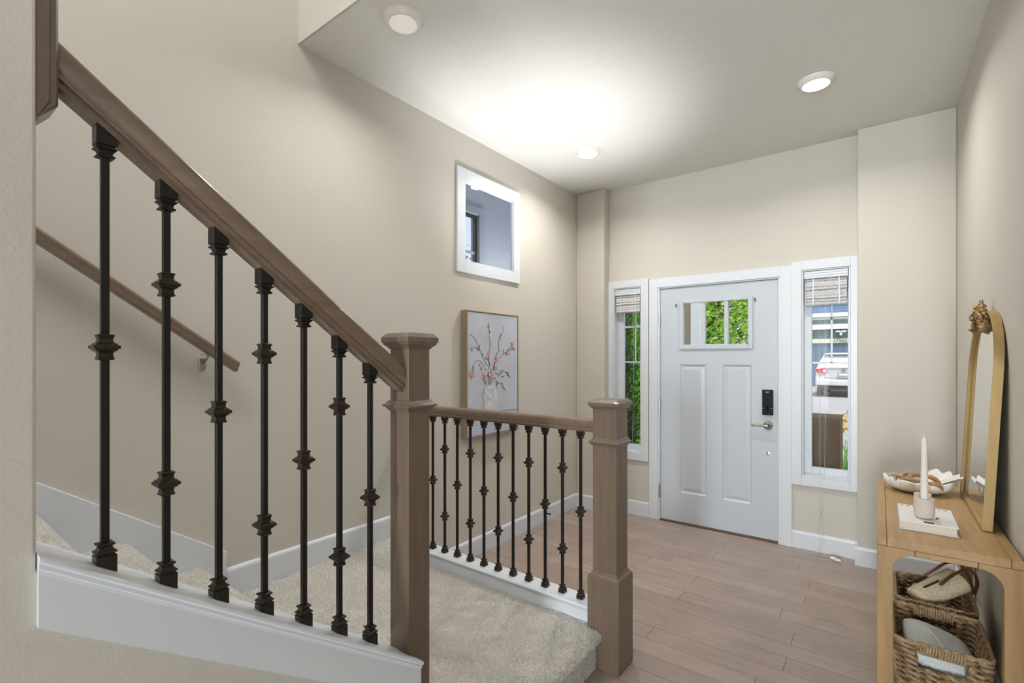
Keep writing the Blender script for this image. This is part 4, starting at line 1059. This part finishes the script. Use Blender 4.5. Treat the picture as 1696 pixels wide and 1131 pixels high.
def leafcloud(n, cx, cy, cz, rx_, ry_, rz_, size, shell=.35, up=.4):
    d = rng.normal(size=(n, 3)); d /= np.linalg.norm(d, axis=1, keepdims=True)
    r = rng.uniform(shell, 1, n)**.5
    lump = 1+.16*np.sin(d[:, 0]*7+3*d[:, 2])+.12*np.sin(d[:, 1]*9-4*d[:, 2])
    P = np.array([cx, cy, cz])+d*(r*lump)[:, None]*np.array([rx_, ry_, rz_])
    u = rng.normal(size=(n, 3)); u /= np.linalg.norm(u, axis=1, keepdims=True)
    w = np.cross(u, rng.normal(size=(n, 3))); w /= np.linalg.norm(w, axis=1, keepdims=True)
    s = (size*rng.uniform(.6, 1.2, n))[:, None]
    return np.stack([P-u*s, P+w*s*.42, P+u*s, P-w*s*.42], 1)
tr_ = thing('leafy_tree', (-2.5, 7.6, 0), 'bright green leafy tree seen through the front door lites', 'tree')
tk = MB(); tk.tube(smooth_pts([(-2.65, 7.8, -.02), (-2.6, 7.8, .8), (-2.45, 7.8, 1.5)]), [.09]*5+[.085]*4+[.08]*4, 10)
for pth, r0 in (([(-2.45, 7.8, 1.45), (-2.2, 7.7, 1.85), (-1.95, 7.6, 2.2), (-1.75, 7.5, 2.7), (-1.6, 7.5, 3.2)], .05), ([(-2.5, 7.8, 1.3), (-2.3, 7.6, 1.62), (-1.95, 7.4, 1.95), (-1.5, 7.3, 2.35), (-1.35, 7.3, 2.7)], .035),
                ([(-2.45, 7.8, 1.5), (-2.6, 7.9, 2.2), (-2.8, 7.9, 3.0)], .05), ([(-2.35, 7.75, 1.6), (-1.9, 7.9, 1.75), (-1.5, 8.0, 1.9)], .022), ([(-1.95, 7.4, 1.95), (-1.8, 7.3, 2.4), (-1.75, 7.3, 2.9)], .022)):
    P_ = smooth_pts(pth, 5); tk.tube(P_, [r0*(1-.7*i/len(P_)) for i in range(len(P_))], 8)
obj('trunk', tk, M['bark'], tr_, smooth=True)
c1 = np.concatenate([leafcloud(1700, -2.15, 7.9, 2.75, 1.05, 1.0, 1.35, .046), leafcloud(700, -1.75, 7.5, 2.0, .55, .5, .55, .042)])
c2 = np.concatenate([leafcloud(1800, -2.15, 7.8, 2.75, 1.05, 1.0, 1.35, .044), leafcloud(1000, -1.75, 7.5, 2.0, .55, .5, .55, .04)])
c3 = np.concatenate([leafcloud(1200, -2.15, 8.0, 2.75, 1.05, 1.0, 1.35, .05), leafcloud(500, -1.75, 7.6, 2.0, .55, .5, .55, .045)])
quads('foliage', c1, M['leaf'], tr_); quads('foliage', c2, M['leaf2'], tr_); quads('foliage', c3, M['leaf3'], tr_)
tr2 = thing('leafy_tree', (-4.6, 14, 0), 'green tree farther back behind the front door lites', 'tree')
obj('trunk', MB().tube([(-4.4, 14, -.02), (-4.3, 14, 2), (-4.2, 14, 3.2)], [.14, .11, .08], 8), M['bark'], tr2)
quads('foliage', leafcloud(1500, -4.2, 14, 2.7, 1.5, 1.2, 1.9, .10), M['leaf'], tr2); quads('foliage', leafcloud(900, -4.2, 14, 2.8, 1.5, 1.2, 1.9, .09), M['leaf2'], tr2)

# arborvitae hedge at the left sidelight
for i, (x, y, lab) in enumerate(((-2.66, 5.3, 'dense dark arborvitae close outside the left sidelight'), (-2.95, 6.5, 'bright green arborvitae behind the dark one outside the left sidelight'), (-3.7, 7.7, 'farther arborvitae of the hedge beyond the left sidelight'))):
    a_ = thing('arborvitae', (x, y, 0), lab, 'shrub', group='arborvitae outside the left sidelight')
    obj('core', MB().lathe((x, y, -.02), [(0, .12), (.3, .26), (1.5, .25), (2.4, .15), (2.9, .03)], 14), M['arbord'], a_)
    n = 9000; z = rng.uniform(.05, 3.1, n); a = rng.uniform(0, 2*PI, n); R2 = (.38*(1-(z/3.3)**2.2)+.03)*(1+.10*np.sin(a*5+z*6))*rng.uniform(.72, 1.05, n)
    P = np.stack([x+R2*np.cos(a), y+R2*np.sin(a), z], 1); od = np.stack([np.cos(a), np.sin(a), np.full(n, 1.6)], 1)+rng.normal(0, .5, (n, 3)); od /= np.linalg.norm(od, axis=1, keepdims=True)
    w = np.cross(od, rng.normal(size=(n, 3))); w /= np.linalg.norm(w, axis=1, keepdims=True); s = rng.uniform(.018, .038, n)[:, None]
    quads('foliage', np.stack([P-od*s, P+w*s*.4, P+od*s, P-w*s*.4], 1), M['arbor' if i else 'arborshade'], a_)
# shrub outside the stair room window
s_b = thing('russet_shrub', (-4.6, 4.0, 0), 'russet and green shrub seen through the small high window', 'shrub')
obj('stems', MB().tube([(-4.6, 4.0, 0), (-4.6, 4.0, 2.2)], [.05, .03], 8).tube([(-4.6, 4.0, 1.2), (-4.3, 4.3, 2.6)], [.03, .012], 6).tube([(-4.6, 4, 1.4), (-4.8, 4.2, 3.0)], [.025, .01], 6), M['bark'], s_b)
quads('foliage', leafcloud(1500, -4.6, 4.1, 2.4, .75, .9, .75, .035), M['russet'], s_b); quads('foliage', leafcloud(900, -4.6, 4.1, 2.0, .75, .9, .8, .035), M['leaf'], s_b)

# blue house across the street
hs = thing('blue_house', (0, 31, 0), 'blue sided house with white bands beyond the parked car', 'house')
def band(name, z0, z1, y, m, x0=-7, x1=7, yd=.3): return obj(name, MB().box(x0, x1, y, y+yd, z0, z1), m, hs)
band('garage_door', -.02, 2.26, 30.1, M['bluedoor'])
gr = MB()
for i in range(60): gr.box(-7+.24*i, -7+.24*i+.02, 30.06, 30.1, 0, 2.26)
obj('panel_ribs', gr, M['bluedoor'], hs)
lt = band('lintel', 2.26, 2.48, 30.0, M['cream'])
band('gable_wall', 2.48, 2.98, 30.1, M['darkteal'])  # soffit shadow painted as a darker teal
band('white_beam', 2.98, 3.23, 29.9, M['exwhite'])
band('upper_siding', 3.23, 3.61, 30.1, M['teal'])
band('eave', 3.61, 3.80, 29.8, M['exwhite'])
sd_ = MB()
for i in range(9): z = 3.80+.125*i; sd_.prism([(30.10, z), (30.14, z+.125), (30.3, z+.125), (30.3, z)], 'x', -7, 7)
fixnormals(obj('lap_siding', sd_, M['bluesiding'], hs))
band('fascia', 4.33, 4.47, 29.95, M['exwhite'])
rf = MB().prism([(29.6, 4.95), (34, 7.6), (38, 4.95)], 'x', -7.3, 7.3); fixnormals(obj('roof', rf, M['roof'], hs))
obj('rear_wall', MB().box(-7, 7, 30.4, 37.6, 0, 4.94), M['teal'], hs)
fx = obj('flood_light', MB().box(-1.66, -1.50, 30.0, 30.1, 2.78, 2.86), M['exwhite'], hs)
obj('lamp_head', MB().sphere((-1.70, 29.95, 2.84), .09, 10, (1.4, 1, .55)).sphere((-1.46, 29.95, 2.84), .09, 10, (1.4, 1, .55)).sphere((-1.58, 29.95, 2.70), .07, 10), M['exwhite'], fx, smooth=True)
tcu = bpy.data.curves.new('house_number', 'FONT'); tcu.body = '17362'; tcu.size = .24; tcu.extrude = .01; tcu.align_x = 'CENTER'; tcu.align_y = 'CENTER'; tcu.materials.append(M['darkteal'])
_tmp = bpy.data.objects.new('house_number_text', tcu); COL.objects.link(_tmp); bpy.context.view_layer.update()
_me = bpy.data.meshes.new_from_object(_tmp); bpy.data.objects.remove(_tmp); to = bpy.data.objects.new('house_number', _me); COL.objects.link(to); to.parent = lt; to.rotation_euler = (PI/2, 0, 0); to.location = Vector((-1.62, 29.985, 2.37))-wpos(lt)
# neighbour roof seen through the tree
nh = thing('neighbour_house', (-10, 31, 0), 'grey neighbouring house with dark roof glimpsed through the tree leaves', 'house')
obj('walls', MB().box(-13, -8, 31, 37, 0, 2.3), M['exwhite'], nh)
obj('roof', MB().prism([(30.4, 2.3), (34, 4.6), (37.6, 2.3)], 'x', -13.4, -7.6), M['roof'], nh)

# parked car (rear view): cross sections along Y
cr2 = thing('parked_car', (-1.08, 22, -.02), 'silver white estate car parked rear first on the driveway', 'car')
cx, cy0 = -1.08, 22.0
def sec(y, zb, zbelt, zroof, wb, wbelt, wroof):
    return [(cx-wb, y, zb), (cx+wb, y, zb), (cx+wb*1.02, y, (zb+zbelt)/2), (cx+wbelt, y, zbelt), (cx+(wbelt+wroof)/2+.01, y, (zbelt+zroof)/2), (cx+wroof, y, zroof-.05), (cx+wroof*.8, y, zroof),
            (cx-wroof*.8, y, zroof), (cx-wroof, y, zroof-.05), (cx-(wbelt+wroof)/2-.01, y, (zbelt+zroof)/2), (cx-wbelt, y, zbelt), (cx-wb*1.02, y, (zb+zbelt)/2)]
secs = [sec(cy0+.05, .36, 1.02, 1.05, .80, .84, .80), sec(cy0, .40, 1.03, 1.10, .84, .87, .80), sec(cy0+.10, .30, 1.05, 1.25, .90, .89, .74), sec(cy0+.35, .28, 1.06, 1.60, .91, .90, .66), sec(cy0+.6, .27, 1.06, 1.665, .91, .90, .66),
        sec(cy0+1.6, .27, 1.04, 1.69, .92, .90, .66), sec(cy0+2.6, .27, 1.02, 1.62, .92, .90, .64), sec(cy0+3.3, .27, 1.0, 1.08, .92, .88, .70), sec(cy0+4.5, .30, .85, .92, .88, .80, .70), sec(cy0+4.8, .38, .70, .75, .78, .72, .60)]
o = obj('body', MB().loft(secs), M['carpaint'], cr2, smooth=True, bevel=.02); auto_smooth(o, 50)
gl = MB().add([(cx-.70, cy0+.085, 1.14), (cx+.70, cy0+.085, 1.14), (cx+.60, cy0+.315, 1.54), (cx-.60, cy0+.315, 1.54), (cx-.70, cy0+.12, 1.14), (cx+.70, cy0+.12, 1.14), (cx+.60, cy0+.35, 1.54), (cx-.60, cy0+.35, 1.54)],
              [(0, 1, 2, 3), (7, 6, 5, 4), (0, 4, 5, 1), (1, 5, 6, 2), (2, 6, 7, 3), (3, 7, 4, 0)])
obj('rear_window', gl, M['carglass'], cr2)
obj('wiper', MB().tube([(cx, cy0+.07, 1.14), (cx-.35, cy0+.085, 1.20)], .012, 6), M['black'], cr2)
obj('spoiler', MB().box(cx-.62, cx+.62, cy0+.20, cy0+.48, 1.60, 1.64), M['carpaint'], cr2, bevel=.015)
for s in (-1, 1):
    tl = obj('tail_light', MB().prism([(cx+s*.90, .93), (cx+s*.91, 1.06), (cx+s*.62, 1.04), (cx+s*.48, .98), (cx+s*.60, .90)], 'y', cy0-.03, cy0+.12), M['red'], cr2, bevel=.01); fixnormals(tl)
    obj('clear_lens', MB().box(cx+s*.60-.05, cx+s*.60+.05, cy0-.036, cy0-.03, .94, 1.0), M['exwhite'], tl)
    for wy in (cy0+.95, cy0+3.75):
        w_ = obj('wheel', MB().lathe((cx+s*.80, wy, .30), [(-.11*s, .25), (-.10*s, .32), (.10*s, .32), (.11*s, .25)] if s > 0 else [(-.11, .25), (-.10, .32), (.10, .32), (.11, .25)], 24, axis='x'), M['rubber'], cr2)
        obj('rim', MB().lathe((cx+s*.80, wy, .30), [(-.115, .05), (-.113, .22), (.113, .22), (.115, .05)], 20, axis='x'), M['nickel'], w_)
pl = obj('number_plate', MB().box(cx-.17, cx+.17, cy0-.035, cy0-.015, .78, .90), M['darkteal'], cr2)
obj('plate_field', MB().box(cx-.15, cx+.15, cy0-.037, cy0-.035, .80, .88), M['exwhite'], pl)
obj('emblem', MB().lathe((cx, cy0-.015, .99), [(0, .06), (.01, .05)], 16, axis='y'), M['nickel'], cr2)
bp = obj('bumper', MB().box(cx-.88, cx+.88, cy0-.10, cy0+.25, .42, .64), M['carpaint'], cr2, bevel=.05, seg=3)
obj('lower_valance', MB().box(cx-.80, cx+.80, cy0-.06, cy0+.3, .26, .42), M['rubber'], bp)
obj('tailgate_seam', MB().box(cx-.60, cx+.60, cy0-.018, cy0-.012, .70, .712), M['black'], cr2)
# low planting strip left of the drive
hb = thing('low_hedge', (-2.2, 14.5, 0), 'low grey green hedge beside the driveway left of the car', 'hedge')
obj('core', MB().box(-3.4, -1.72, 13.2, 16, -.02, .62), M['teal'], hb, bevel=.08, seg=3)
n = 3000; P = np.stack([rng.uniform(-3.4, -1.7, n), rng.uniform(13.15, 13.3, n), rng.uniform(0, .66, n)], 1); u = rng.normal(0, .03, (n, 3)); v = rng.normal(0, .02, (n, 3))
quads('foliage', np.stack([P-u, P+v, P+u, P-v], 1), mat('sage_leaf', (.25, .33, .26), .8), hb)
obj('bollard', MB().lathe((-1.50, 12.6, -.02), [(0, .045), (.86, .045), (.88, .06), (.95, .05), (.97, .02)], 14), M['black'], label='slim dark bollard at the edge of the driveway', cat='bollard')
